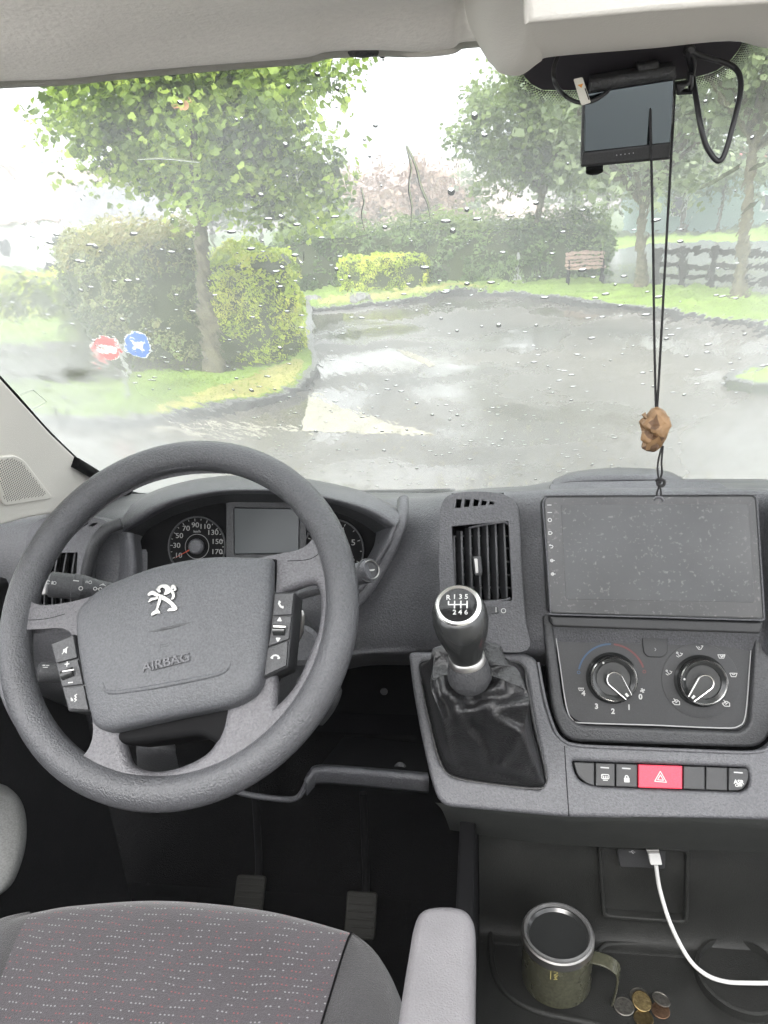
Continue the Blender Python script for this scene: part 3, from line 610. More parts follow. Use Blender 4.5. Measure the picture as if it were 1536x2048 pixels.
# bulkhead behind the pedals and below the dash
mesh('firewall', [V((-1.0, 1.45, .55)), V((1.0, 1.45, .55)), V((1.0, 1.25, H-.50)), V((-1.0, 1.25, H-.50))], [(0, 1, 2, 3)], K['void'], dash)
mesh('knee_panel', [V((-.9, 1.02, H-.48)), V((xl, 1.02, H-.48)), V((xl, 1.2, H-.9)), V((-.9, 1.2, H-.9))], [(0, 1, 2, 3)], K['black'], dash)
lathe('ignition_screw', P(768, 1383, .98), V((0, -1, .3)), [(.006, 0), (.005, .003), (0, .003)], K['dash2'], dash, 12)
# ------------------------------------------------------------------ touchscreen head unit
hu = thing('touchscreen', SCR.pt(1305, 1240, 0), 'large dusty black touchscreen stereo, switched off, in the centre of the dashboard', 'car stereo')
so = rnd_poly([(1084, 990), (1515, 988), (1531, 1242), (1097, 1229)], [16, 16, 10, 10])
slab('case', SCR, so, -.03, .012, K['panel'], hu, .0025)
si = rnd_poly([(1089, 995), (1510, 993), (1525, 1236), (1102, 1225)], [13, 13, 8, 8])
slab('glass', SCR, si, .010, .0128, K['screen'], hu, .0005)
tube('edge_strip', [SCR.pt(u, v, .0125) for u, v in spl([(1101, 1215), (1098, 1170), (1090, 1060), (1086, 1010), (1092, 995), (1105, 991), (1300, 990), (1495, 989), (1509, 993), (1514, 1008), (1520, 1100), (1528, 1225), (1526, 1238), (1500, 1240), (1300, 1234), (1112, 1229), (1102, 1226)], 3, True)], .0009, K['dash'], hu, 6, n=1, closed=True)
# active display area, a shade apart
slab('display_area', SCR, rnd_poly([(1122, 1010), (1496, 1008), (1508, 1205), (1132, 1198)], 2), .0125, .0131, mat('dusty_display', (.02, .022, .024), .24, var=.3, vscale=14, dust=.42, dscale=11), hu, .0002)
for s_, y_ in (([[(-.6, 0), (.8, 0)]], 1010), ([[(-.6, 0), (.8, 0)]], 1025), ([CI(0, 0, .6)], 1040), ([[(-.6, -.5), (.1, -.5), (.6, 0), (.1, .5), (-.6, .5), (-.6, -.5)]], 1066), ([[(-.7, .4), (.3, .4), (.6, 0), (.3, -.5), (-.2, -.5)], [(-.7, .4), (-.3, .7)]], 1093), ([CI(-.1, 0, .45), [(.3, 0), (.9, 0)], [(-.6, 0), (.6, 0)]], 1121), ([CI(-.1, 0, .45), [(.3, 0), (.9, 0)], [(-.6, 0), (.6, 0)], [(0, .6), (0, -.6)]], 1148)):
    lines(SCR, s_, 1097+(y_-1010)*.055+1, y_, .0034, K['white'], hu, .0136, .0009)
# deep lower bezel
slab('lower_bezel', SCR, rnd_poly([(1098, 1231), (1528, 1244), (1522, 1268), (1104, 1254)], [4, 4, 8, 8]), -.03, .006, K['panel'], hu, .003)
# ------------------------------------------------------------------ gear lever
gl = thing('gear_lever', CON.pt(940, 1460, -.02), 'gear lever with dark ball knob and shift pattern rising from a leather gaiter', 'gear lever')
A = CON.pt(905, 1240, .1)
kt = CAM+ray(918, 1222)*.735; kb = CAM+ray(938, 1345)*.775
ax = (kt-kb).normalized(); L = (kt-kb).length
prof = [(0, -.002), (.0185, -.002), (.020, .003), (.0168, .004), (.0155, .014), (.0175, .019), (.0150, .022), (.0162, .030), (.0195, .045), (.0228, .060), (.0243, .072), (.0238, .082), (.0215, .091), (.0195, .0945)]
sc_ = L/.088
kb2 = kb
ballax = (ax*.55 + (CAM-kt).normalized()*.45).normalized()
def bent(name, prof, m, par, seg=40):
    vs_ = []; fs = []; pts = []
    for r_, h in prof:
        t = max(0, min(1, (h-.02)/.07)); a_ = (ax*(1-t*.0)).normalized(); pts.append((r_, kb+ax*h*sc_, (ax*(1-t)+ballax*t).normalized()))
    for r_, c, a_ in pts:
        e1 = (V((1, 0, 0))-a_*a_.x).normalized(); e2 = a_.cross(e1)
        for k in range(seg):
            q = 2*pi*k/seg; vs_.append(c+e1*cos(q)*r_+e2*sin(q)*r_)
    for i in range(len(pts)-1):
        for k in range(seg): fs.append((i*seg+k, i*seg+(k+1) % seg, (i+1)*seg+(k+1) % seg, (i+1)*seg+k))
    fs.append(tuple((len(pts)-1)*seg+k for k in range(seg)))
    o = mesh(name, vs_, fs, m, par, True); shade(o.data, 40); return o
bent('collar', [(.019, -.016), (.0225, -.008), (.0225, .0), (.0205, .012), (.0185, .018), (.0165, .019)], K['dash2'], gl)
kn = bent('knob', [(.016, .018), (.0165, .024), (.0185, .036), (.0225, .050), (.026, .064), (.0275, .076), (.0268, .086), (.0245, .0925), (.0222, .0955)], K['knob'], gl)
bent('knob_lower_ring', [(.0172, .016), (.0192, .018), (.0188, .024), (.0172, .026)], K['chrome2'], kn)
KP = PL(kb+ax*.0955*sc_, 0); KP.z = ballax; KP.x = (V((1, 0, 0))-ballax*ballax.x).normalized(); KP.y = KP.z.cross(KP.x)
lathe('silver_ring', KP.o, KP.z, [(.0222, -.002), (.0226, .0), (.0212, .0016), (.0185, .0012), (.018, 0)], K['chrome'], kn, 48)
lathe('shift_cap', KP.o, KP.z, [(.0184, -.001), (.0180, .0006), (.012, .0012), (0, .0014)], K['gloss'], kn, 40)
for s, x, y in (('R', -.0097, .0078), ('1', -.0035, .0085), ('3', .0023, .0085), ('5', .0080, .0085), ('2', -.0032, -.0085), ('4', .0023, -.0085), ('6', .0080, -.0085)):
    text(s, KP, x, y, .0072, K['white'], kn, .0017, px=False, name='shift_numeral', bold=.00012 if s != '6' else 0)
def seg_l(pl, strokes, m, par, h, w_, name):
    vs_ = []; fs = []
    for (x0, y0), (x1, y1) in strokes:
        d = V((x1-x0, y1-y0)).normalized(); n = V((-d.y, d.x))*w_/2; i = len(vs_)
        for q in (V((x0, y0))+n, V((x1, y1))+n, V((x1, y1))-n, V((x0, y0))-n): vs_.append(pl.at(q.x, q.y, h+len(fs)*2e-6))
        fs.append((i, i+1, i+2, i+3))
    return mesh(name, vs_, fs, m, par)
seg_l(KP, [((-.0095, 0), (.0090, 0)), ((-.0092, 0), (-.0092, .0040)), ((-.0033, -.0042), (-.0033, .0042)), ((.0028, -.0042), (.0028, .0042)), ((.0088, -.0042), (.0088, .0042))], K['white'], kn, .0018, .0013, 'shift_gate_lines')
# gaiter: folded leather cone from the surround opening up to the collar
base = spl([(842, 1326), (940, 1322), (1038, 1328), (1052, 1370), (1066, 1450), (1090, 1555), (1076, 1574), (1000, 1568), (910, 1552), (884, 1525), (862, 1450), (848, 1380)], 16, True)
bp = [CON.pt(u, v, -.002) for u, v in base]; N = len(bp); vs_ = []; fs = []
cen = kb - ax*.012; lev = 72
def rowpt(i, t):
    an = 2*pi*i/N
    b = bp[i]; e1 = V((1, 0, 0)); e2 = ax.cross(e1).normalized(); e1 = e2.cross(ax).normalized()
    d = b-cen; ang = math.atan2(d.dot(e2), d.dot(e1)); rr_ = .0225
    top = cen + e1*cos(ang)*rr_+e2*sin(ang)*rr_
    # bulging leather: radial profile
    mid = top.lerp(b, t)
    out = (e1*cos(ang)+e2*sin(ang))
    hc = (cen-b).dot(CON.z)
    pk_ = .0085*sin(ang*9+.6+sin(ang*2)*.8)*math.exp(-((t-.13)/.08)**2)          # gathers under the collar
    ball = .024*math.exp(-((t-.24)/.20)**2)*(1-math.exp(-(t/.06)**2))            # leather bunching outwards
    env = sin(pi*min(1, t))**.7*min(1, max(0, (t-.10)*5))
    n1 = noise.noise(V((cos(ang)*2.4, sin(ang)*2.4, t*2.6+3)))*.010*env
    q = mid + out*(ball+pk_) + CON.z*(n1 + hc*.42*sin(pi*min(1, t*1.12)**.9)*(1 if t < .89 else 0) - .004*env)
    u, v = to_px(q); hgt = 0
    for amp, sg_, seg_ in FOLDS:
        hgt += amp*math.exp(-(segd(u, v, seg_)/sg_)**2)
    return q + CON.z*hgt*env
# creases as they lie in the leather: (height, width, run)
FOLDS = [(.022, 17, [(930, 1425), (985, 1420), (1050, 1412)]), (.020, 13, [(990, 1440), (1035, 1465), (1022, 1500), (1000, 1528)]),
         (.020, 11, [(998, 1530), (1035, 1542), (1082, 1566)]), (.016, 10, [(848, 1332), (872, 1400), (886, 1450), (916, 1540)]),
         (.018, 12, [(884, 1352), (892, 1385), (915, 1400)]), (.020, 13, [(985, 1335), (1008, 1352), (1000, 1378), (975, 1385)]),
         (.010, 8, [(955, 1392), (968, 1412), (985, 1405)]), (.012, 8, [(905, 1400), (918, 1440), (960, 1490), (965, 1540)]), (-.014, 13, [(940, 1455), (975, 1490), (985, 1515)]), (-.014, 12, [(905, 1470), (925, 1520)]),
         (-.012, 10, [(1060, 1460), (1070, 1530)]), (.010, 7, [(1042, 1470), (1062, 1520), (1080, 1560)]), (-.010, 7, [(960, 1400), (940, 1412)])]
def segd(u, v, pts):
    best = 1e9
    for (x0, y0), (x1, y1) in zip(pts[:-1], pts[1:]):
        dx, dy = x1-x0, y1-y0; t_ = max(0, min(1, ((u-x0)*dx+(v-y0)*dy)/(dx*dx+dy*dy)))
        best = min(best, math.hypot(u-x0-dx*t_, v-y0-dy*t_))
    return best
for j in range(lev+1):
    t = (j/lev)**1.1
    for i in range(N): vs_.append(rowpt(i, t))
for j in range(lev):
    for i in range(N): fs.append((j*N+i, j*N+(i+1) % N, (j+1)*N+(i+1) % N, (j+1)*N+i))
g = mesh('gaiter', vs_, fs, K['leather'], gl, True); g['label'] = 'creased black leather gaiter'
so_ = [(c[0], c[1]) for c in base]
slab('gaiter_base', CON, spl([(838, 1322), (940, 1318), (1040, 1324), (1056, 1370), (1071, 1450), (1096, 1558), (1080, 1580), (1000, 1574), (908, 1558), (878, 1528), (857, 1450), (843, 1380)], 8, True), -.03, -.008, K['leather'], gl, .002)
tube('gaiter_piping', [CON.pt(u, v, .001) for u, v in spl([(840, 1324), (940, 1320), (1039, 1326), (1054, 1370), (1069, 1450), (1094, 1558), (1079, 1577), (1000, 1571), (909, 1555), (881, 1526), (860, 1450), (845, 1380)], 5, True)], .0024, K['leather'], gl, 8, n=1, closed=True)
# ------------------------------------------------------------------ steering wheel
sw = thing('steering_wheel', WHL.o, 'black four-spoke steering wheel with silver lion badge and AIRBAG lettering', 'steering wheel')
c0 = (0.0, 0.0)
RM = .177
def rimpt(t, q, extra=0):
    rr_ = .0168; ry = .0168
    x = (RM + rr_*cos(q)); return WHL.at(c0[0]+x*cos(t), c0[1]+x*sin(t), ry*sin(q))
vs_ = []; fs = []; NA, NB = 128, 20
for i in range(NA):
    t = 2*pi*i/NA
    for k in range(NB): vs_.append(rimpt(t, 2*pi*k/NB))
for i in range(NA):
    for k in range(NB): fs.append((i*NB+k, i*NB+(k+1) % NB, ((i+1) % NA)*NB+(k+1) % NB, ((i+1) % NA)*NB+k))
mesh('rim', vs_, fs, K['rim'], sw, True)
SP = PL(WHL.at(0, 0, -.004), WHT, WHY)
outer = [(c0[0]+(RM)*cos(t*pi/48), c0[1]+(RM)*sin(t*pi/48)) for t in range(96)]
def hol(pts): return [SP.px(u, v, .0) for u, v in spl(pts, 5, True)]
h_up = hol([(66, 1150), (58, 1182), (66, 1203), (92, 1214), (130, 1212), (190, 1198), (300, 1160), (430, 1140), (530, 1120), (570, 1112), (603, 1105), (626, 1088), (634, 1060), (622, 1030), (590, 990), (545, 962), (495, 946), (443, 940), (365, 943), (286, 962), (208, 1004), (146, 1058), (100, 1108)])
h_l = hol([(8, 1308), (11, 1355), (28, 1405), (59, 1459), (104, 1501), (148, 1521), (177, 1512), (193, 1485), (196, 1449), (185, 1390), (160, 1290), (140, 1262), (90, 1262), (40, 1266), (15, 1282)])
h_r = hol([(556, 1184), (588, 1165), (626, 1154), (648, 1162), (659, 1190), (660, 1230), (652, 1275), (635, 1319), (609, 1377), (578, 1415), (555, 1432), (541, 1424), (541, 1375), (538, 1330), (545, 1240)])
h_b = hol([(238, 1462), (243, 1515), (258, 1545), (290, 1560), (333, 1561), (385, 1546), (430, 1519), (456, 1482), (469, 1442), (466, 1410), (400, 1400), (300, 1420)])
spk = slab('spokes', SP, [outer, h_up, h_l, h_r, h_b], -.010, .010, K['spoke'], sw, .0085, 6, px=False, off=0)
spk['label'] = 'four grained plastic spokes flaring into the rim'
for pts in ([(60, 1150), (40, 1190), (30, 1215), (45, 1238), (90, 1238), (130, 1228)], [(575, 1122), (620, 1118), (645, 1098), (648, 1070), (630, 1030)]):
    tube('spoke_seam', [SP.pt(u, v, .0098) for u, v in pts], .0005, K['void'], sw, 5)
HB = PL(WHL.at(0, 0, .0), WHT, WHY)
cov = rnd_poly([(150, 1222), (196, 1176), (310, 1130), (420, 1111), (546, 1114), (545, 1200), (532, 1330), (516, 1385), (470, 1412), (330, 1440), (215, 1466), (186, 1455), (168, 1380), (152, 1280)], [22, 40, 60, 40, 10, 20, 30, 30, 40, 40, 18, 18, 30, 30], 6)
# under-body of the hub, dark
slab('hub_base', HB, rnd_poly([(158, 1230), (200, 1185), (320, 1135), (545, 1118), (540, 1330), (505, 1405), (470, 1440), (455, 1500), (400, 1470), (250, 1490), (200, 1476), (180, 1440)], 14), -.05, .004, K['black'], sw, .006)
air = pillow('airbag_cover', HB, cov, [(1.0, -.006), (1.0, .006), (.995, .013), (.985, .018), (.965, .0215), (.93, .0235), (.85, .0255), (.7, .0275), (.5, .029), (.25, .030)], K['hub'], sw)
LG = PL(HB.at(0, 0, .0285), WHT, WHY)
# lettering plate, crease and lower step
def strip3(pl, pts, r_, m, par, name, h=0): return tube(name, [pl.pt(u, v, h) for u, v in pts], r_, m, par, 8)
strip3(LG, [(262, 1268), (300, 1264), (340, 1256), (380, 1246), (408, 1239)], lambda t: .0004+.0018*sin(pi*t), K['dash2'], air, 'cover_crease', .0)
strip3(LG, [(205, 1365), (212, 1381), (232, 1385), (300, 1376), (380, 1361), (435, 1349), (457, 1336), (461, 1318)], lambda t: .0007+.0024*sin(pi*t), K['hub'], air, 'cover_step', -.0018)
pl_o = rnd_poly([(295, 1325), (366, 1308), (370, 1325), (300, 1342)], 6)
slab('lettering_plate', LG, [pl_o, rnd_poly([(297.5, 1326.5), (364, 1310.5), (367.5, 1323.5), (302, 1339.5)], 5)], -.002, .0023, K['dash2'], air, .0004)
text('AIRBAG', LG, 332, 1325, .0122, K['dash'], air, .0024, rot=rpx(LG, 297, 1334, 368, 1317), th=.0006, sx=1.15, bold=.0002)
lines(LG, [[(-.9, .5), (-.9, -.5)], [(-.9, .3), (.2, .2), (.9, .5)], [(-.9, -.3), (.2, -.2), (.9, -.2)]], 329, 1291, .0045, K['dash2'], air, .0016, .0008, rot=R(10), name='horn_symbol')
# silver rampant lion badge
def lion(pl, cu_, cv_, m, par):
    s = 1/5.12
    Z = lambda x, y: (80+x*s, 1120+y*s)      # from the enlarged view
    parts = [
      [(1105, 345), (1150, 318), (1210, 345), (1270, 372), (1330, 408), (1380, 460), (1402, 492), (1380, 515), (1312, 520), (1318, 500), (1352, 490), (1335, 455), (1270, 412), (1200, 375), (1150, 352), (1115, 362)],   # body and hind leg
      [(1190, 305), (1215, 268), (1262, 252), (1310, 262), (1340, 300), (1325, 335), (1285, 352), (1270, 345), (1285, 300), (1250, 275), (1215, 300)],   # head
      [(1240, 385), (1225, 440), (1205, 500), (1226, 540), (1190, 545), (1145, 566), (1150, 535), (1185, 510), (1205, 440), (1218, 385)],   # front hind leg
      [(1340, 285), (1352, 258), (1378, 262), (1390, 300), (1365, 318), (1372, 300), (1362, 278), (1350, 300)],   # tail end
      [(1345, 300), (1360, 320), (1378, 355), (1362, 395), (1345, 398), (1358, 362), (1345, 335), (1330, 318)],   # tail
      [(1112, 420), (1135, 392), (1180, 385), (1205, 372), (1195, 398), (1150, 410), (1115, 428)],   # fore paw
      [(1200, 290), (1230, 310), (1225, 330), (1205, 318)],
    ]
    root = None
    for i, p in enumerate(parts):
        o = slab('lion_badge' if root is None else 'badge_piece', pl, spl([Z(x, y) for x, y in p], 3, True), -.003, .0028+.0002*i, m, par if root is None else root, .0006, off=0)
        if root is None: root = o; root['label'] = 'silver rampant lion emblem'
    return root
lion(LG, 0, 0, mat('badge_chrome', (.40, .40, .39), .28, metal=1), air)
# switch pods
def pod(pts, cuts, up_, par, lab):
    pod_ = slab('button_pod', HB, rnd_poly(pts, 4), -.02, .012, K['panel'], par, .002); pod_['label'] = lab
    return pod_
pl_ = [(101, 1287), (148, 1268), (184, 1422), (138, 1420)]
lp = pod([(100, 1287), (148, 1267), (186, 1424), (136, 1423)], 0, 0, sw, 'left button pod')
rp = pod([(546, 1184), (590, 1184), (576, 1334), (524, 1358), (528, 1330)], 0, 0, sw, 'right button pod')
BP = PL(HB.at(0, 0, .012), WHT, WHY)
def btn(pts, par, name='pod_button', lab=None):
    o = slab(name, BP, rnd_poly(pts, 2), -.001, .003, K['dash2'], par, .0008); 
    if lab: o['label'] = lab
    return o
b1 = btn([(103, 1288), (146, 1270), (154, 1315), (112, 1326)], lp, lab='mute button')
b2 = btn([(113, 1329), (155, 1318), (166, 1368), (124, 1373)], lp, lab='volume button')
b3 = btn([(125, 1376), (167, 1371), (177, 1420), (138, 1418)], lp, lab='voice button')
lines(BP, [[(-.4, -.3), (-.4, .3), (0, .3), (.4, .7), (.4, -.7), (0, -.3), (-.4, -.3)], [(-.7, -.8), (.7, .8)], [(-.1, .2), (-.1, -.3)], [(.2, .4), (.2, -.4)]], 130, 1301, .0042, K['white'], b1, .0036, .0008, rot=.15)
lines(BP, [[(-1, 0), (1, 0)], [(0, -1), (0, 1)]], 134, 1328, .0024, K['white'], b2, .0036, .001, rot=.15)
lines(BP, [[(-1, 0), (1, 0)]], 141, 1365, .0024, K['white'], b2, .0036, .001, rot=.15)
lines(BP, [[(.3, .9), (-.2, .5), (.3, .2), (-.1, -.2), (.5, -.4), (.1, -.8)], [(-.7, -.2), (-.4, -.7)], [(-1, 0), (-.8, -.7)]], 150, 1396, .0042, K['white'], b3, .0036, .0009)
r1 = tube('roller', [BP.pt(125, 1352, .002), BP.pt(148, 1343, .002)], .0052, K['knob'], lp, 14, n=1)
lines(BP, [[(-1, 0), (1, 0)]], 136, 1341, .006, K['chrome2'], lp, .0078, .0012, rot=.2, name='roller_edge')
c1 = btn([(549, 1187), (587, 1187), (583, 1229), (546, 1231)], rp, lab='answer call button')
c2 = btn([(546, 1234), (583, 1232), (577, 1278), (536, 1293)], rp, lab='scroll button')
c3 = btn([(535, 1296), (576, 1281), (572, 1331), (528, 1352)], rp, lab='end call button')
lines(BP, [[(-.5, .8), (-.6, .2), (-.1, -.5), (.6, -.8)], [(-.5, .8), (-.2, .5)], [(.6, -.8), (.5, -.4)], [(-.45, .7), (-.45, .2), (0, -.4), (.5, -.7)]], 562, 1209, .0042, K['white'], c1, .0036, .0014)
lines(BP, [[(-.6, -.4), (.6, -.4), (0, .6), (-.6, -.4)], [(-.3, -.2), (.3, -.2)], [(0, .4), (0, -.3)]], 559, 1239, .003, K['white'], c2, .0036, .0012)
lines(BP, [[(-.6, .4), (.6, .4), (0, -.6), (-.6, .4)], [(-.3, .2), (.3, .2)], [(0, -.4), (0, .3)]], 556, 1279, .003, K['white'], c2, .0036, .0012)
lines(BP, [[(-1, -.3), (-.5, .2), (0, .3), (.5, .2), (1, -.3)], [(-1, -.3), (-.6, -.4)], [(1, -.3), (.6, -.4)]], 551, 1313, .0042, K['white'], c3, .0036, .0015)
tube('roller', [BP.pt(548, 1261, .002), BP.pt(571, 1261, .002)], .0055, K['knob'], rp, 14, n=1)
lines(BP, [[(-1, 0), (1, 0)]], 559, 1253, .0058, K['chrome2'], rp, .0082, .0016, name='roller_edge')
strip3(BP, [(548, 1120), (546, 1180), (535, 1290), (524, 1345)], .003, K['void'], sw, 'hub_gap', -.004)
# ------------------------------------------------------------------ steering column
colm = thing('steering_column', WHL.at(0, -.02, -.12), 'steering column shroud with indicator and wiper stalks behind the wheel', 'steering column')
ca = -WHL.z
def ring(h, pts): return [WHL.at(c0[0]+x, c0[1]+y, -h) for x, y in pts]
shp = [(-.07, .02), (-.05, .055), (0, .068), (.05, .058), (.075, .02), (.075, -.03), (.06, -.075), (.02, -.10), (-.03, -.10), (-.065, -.07), (-.075, -.03)]
rws = []
for h, s in ((.045, .9), (.05, 1.0), (.10, 1.08), (.17, 1.12), (.26, 1.12)):
    q = ring(h, [(x*s, y*s) for x, y in shp]); rws.append(q+[q[0]])
grid('column_shroud', rws, K['dash2'], colm, n=4, k=3)
lathe('slip_ring', WHL.at(c0[0], c0[1], -.055), WHL.z, [(.062, 0), (.062, .02), (.05, .03), (0, .03)], K['black'], colm, 40)
# light grey shroud seen through the right opening
lathe('ignition_barrel', P(600, 1290, .76), V((.35, -.8, .5)), [(.024, -.03), (.024, .004), (.018, .008), (.008, .006), (0, .006)], K['dash'], colm, 28)
tube('ignition_key', [P(592, 1230, .745), P(603, 1225, .74), P(604, 1245, .738), P(600, 1270, .74), P(590, 1283, .745)], .003, K['chrome2'], colm, 8)
lo_ = [[P(560, 1330, .78), P(600, 1345, .78), P(640, 1335, .79), P(668, 1300, .80)], [P(560, 1360, .76), P(600, 1375, .76), P(650, 1360, .77), P(675, 1320, .78)], [P(560, 1440, .80), P(600, 1450, .80), P(650, 1430, .81), P(668, 1405, .82)]]
grid('column_lower_cowl', lo_, K['dash'], colm, n=5, k=5)
tube('adjuster_lever', [P(640, 1440, .80), P(655, 1420, .79), P(668, 1395, .785), P(672, 1380, .80)], .008, K['dash2'], colm, 8)
# indicator stalk (left)
def stalk(p0, p1, prof_, m, par, nm): return lathe(nm, p0, p1-p0, [(r_, h*(p1-p0).length) for r_, h in prof_], m, par, 24)
s0 = P(300, 1190, .80); s1 = P(97, 1168, .765)
st = stalk(s0, s1, [(.006, 0), (.008, .3), (.0125, .55), (.0155, .66), (.0165, .665), (.0165, .76), (.0155, .765), (.0158, .98), (.012, 1.0), (0, 1.0)], K['dash2'], colm, 'indicator_stalk')
st['label'] = 'indicator and headlamp stalk with white symbols'
ln = (s1-s0).normalized(); tocam = (CAM-s0.lerp(s1, .7)).normalized(); tocam = (tocam-ln*tocam.dot(ln)).normalized()
STP = PL(s0, 0); STP.x = -ln; STP.z = tocam; STP.y = STP.z.cross(STP.x); STP.o = s0.lerp(s1, .62)+tocam*.0001
def onst(a, b, strokes, s, w_=.0007, nm='symbol', lift=.0168):
    c = STP.at(a, b, 0); u, v = to_px(c+STP.z*lift); lines(STP, strokes, u, v, s, K['white'], st, lift, w_, name=nm)
onst(-.040, .002, [CI(-.8, 0, .45, 8, .7, 5.5), [(.1, .4), (.1, -.4)], [(.3, .4), (.3, -.4)], CI(.8, 0, .4, 10)], .0045)
onst(-.006, -.001, [CI(0, 0, .55, 10)], .004, .0009); onst(.013, .0005, [CI(-.55, 0, .35, 8), CI(.55, 0, .35, 8), [(-.2, 0), (.2, 0)]], .0055, .0009, lift=.0135)
onst(-.013, .0075, [[(-1, 0), (1, 0)]], .003, .0012, lift=.0150); onst(.002, .0075, [[(-.9, .3), (-.9, -.3)], [(-.5, .3), (-.5, -.3)], CI(.3, 0, .45, 8)], .004, .0007, lift=.0138); onst(.018, .006, [[(-1, -.3), (0, .4), (1, -.3)], [(-.5, 0), (.5, 0)]], .0035, .0007, lift=.0118)
tube('stalk_end_button', [s1+ln*.002-V((0, 0, .004)), s1+ln*.002+V((0, 0, .002))], .006, K['white'], st, 10, n=1)
# lower left stalk (cruise)
s0 = P(230, 1345, .80); s1 = P(76, 1345, .765)
st2 = stalk(s0, s1, [(.006, 0), (.008, .4), (.012, .6), (.0135, .7), (.0135, .97), (.010, 1.0), (0, 1.0)], K['dash2'], colm, 'cruise_stalk')
lines(PL(P(90, 1333, .752), R(40)), [[(-1, .3), (-.3, .3)], [(0, .3), (.8, .3)], [(-.8, -.2), (.5, -.2)]], 92, 1333, .005, K['white'], st2, 0, .0008)
# wiper stalk (right)
s0 = P(600, 1190, .81); s1 = P(740, 1140, .80)
st3 = stalk(s0, s1, [(.006, 0), (.009, .5), (.0125, .75), (.0135, .8), (.0135, .99), (.0125, 1.0), (0, 1.0)], K['dash'], colm, 'wiper_stalk')
st3['label'] = 'wiper stalk with ringed end cap'
dv = (s1-s0).normalized()
lathe('end_cap', s1-dv*.003, (dv*.6+(CAM-s1).normalized()*.7), [(.0145, -.003), (.0150, 0), (.0145, .003), (.0115, .0035), (.0108, .0025), (0, .003)], K['dash2'], st3, 28)
lathe('end_ring', s1, (dv*.6+(CAM-s1).normalized()*.7), [(.0118, .0025), (.0112, .0038), (.0102, .0025)], K['chrome2'], st3, 28)
lines(PL(s1+(CAM-s1).normalized()*.004, R(30)), [[(-1, 0), (1, .2)], [(-.6, -.3), (.8, -.1)]], 744, 1140, .003, K['white'], st3, 0, .001)
# dark lower pocket under the column seen through the bottom opening
pk = [[P(276, 1485, .74), P(310, 1478, .73), P(345, 1485, .74)], [P(276, 1500, .71), P(310, 1496, .70), P(350, 1502, .715)], [P(278, 1555, .75), P(310, 1560, .74), P(362, 1555, .76)]]
grid('height_lever', pk, K['dash2'], colm, n=5, k=5, thick=.006)
tube('lever_highlight', [P(275, 1484, .735), P(300, 1480, .728), P(318, 1486, .722), P(322, 1477, .725)], .003, K['dash'], colm, 6)
# ------------------------------------------------------------------ mug, coins, cable
mc = G(1112, 1958, ZT); mug = thing('mug', mc, 'olive enamel camping mug with steel rim standing in the storage tray', 'mug')
Z1 = V((0, 0, 1))
mr = .0445; mh = .084
lathe('body', mc, Z1, [(0, 0), (mr-.006, 0), (mr, .006), (mr, mh-.012), (mr-.0005, mh-.0115)], K['mug'], mug, 48)
lathe('steel_rim', mc, Z1, [(mr, mh-.0125), (mr+.0012, mh-.011), (mr+.0012, mh), (mr-.001, mh+.001), (mr-.003, mh-.001), (mr-.0035, .04)], K['chrome2'], mug, 48)
lathe('lid', mc, Z1, [(mr-.0032, mh-.004), (mr-.005, mh-.002), (mr-.009, mh-.005), (0, mh-.006)], K['knob'], mug, 48)
lathe('lid_edge', mc, Z1, [(mr-.001, mh+.001), (mr-.0015, mh+.004), (mr-.004, mh+.005), (mr-.006, mh+.001)], mat('clear_lid_edge', (.1, .1, .1), .15), mug, 48)
hd = V((cos(R(-18)), sin(R(-18)), 0)); hs_ = V((-hd.y, hd.x, 0)); hv = []; hf = []
pth = spl([(mr-.002, mh-.022), (mr+.016, mh-.020), (mr+.030, mh-.026), (mr+.033, mh-.042), (mr+.031, mh-.070), (mr+.028, mh-.088)], 5)
for i, (x, z) in enumerate(pth):
    a = V(pth[max(i-1, 0)]); b = V(pth[min(i+1, len(pth)-1)]); d = (b-a).normalized(); nx, nz = -d.y, d.x
    for sx_, th_ in ((-.009, -.0012), (.009, -.0012), (.009, .0012), (-.009, .0012)):
        hv.append(mc+hd*(x+nx*th_)+Z1*(z+nz*th_)+hs_*sx_)
    if i: hf += [((i-1)*4+k, (i-1)*4+(k+1) % 4, i*4+(k+1) % 4, i*4+k) for k in range(4)]
hf += [(3, 2, 1, 0), tuple(len(hv)-4+k for k in range(4))]
mesh('handle', hv, hf, K['mug'], mug, bevel=.0008)
MP = PL(mc+V((0, -mr-.0002, .05)), 0)
fm = mat('gold_print', (.35, .3, .1), .5)
lines(MP, [[(-.5, .9), (-.5, -.9)], [(0, .8), (.4, .9), (.5, .5), (0, .1), (.6, .1)], [(0, -.1), (.5, -.2), (.1, -.5), (.5, -.8), (0, -.9)]], 1108, 1951, .008, fm, mug, .0006, .001, name='printed_motif')
def coin(u, v, r_, m, lab, z=0, tilt=(0, 0)):
    c = G(u, v, ZT+z); n = V((tilt[0], tilt[1], 1)).normalized()
    o = lathe('coin', c, n, [(0, 0), (r_-.0004, 0), (r_, .0004), (r_, .0018), (r_-.0005, .0021), (r_-.0014, .0021), (r_-.0016, .0017), (0, .0017)], K[m], None, 28)
    return tag(o, lab, 'coin', 'coins lying in the tray')
coin(1248, 2014, .0125, 'coin_s', 'silver coin nearest the mug handle, left of the pile', .001)
coin(1283, 2003, .0125, 'coin_b', 'brass coin in the middle of the pile, tilted', .004, (.2, -.2))
coin(1278, 1992, .0115, 'coin_s', 'dull silver coin at the back of the pile', .0012, (-.1, .1))
coin(1321, 2022, .0112, 'coin_c', 'copper coloured coin on the right of the pile', .001)
coin(1322, 2000, .0115, 'coin_s', 'dark silver coin behind the copper one', .003, (.3, .2))
coin(1287, 2038, .0118, 'coin_b', 'brass coin lowest in the picture, under the pile', .001)
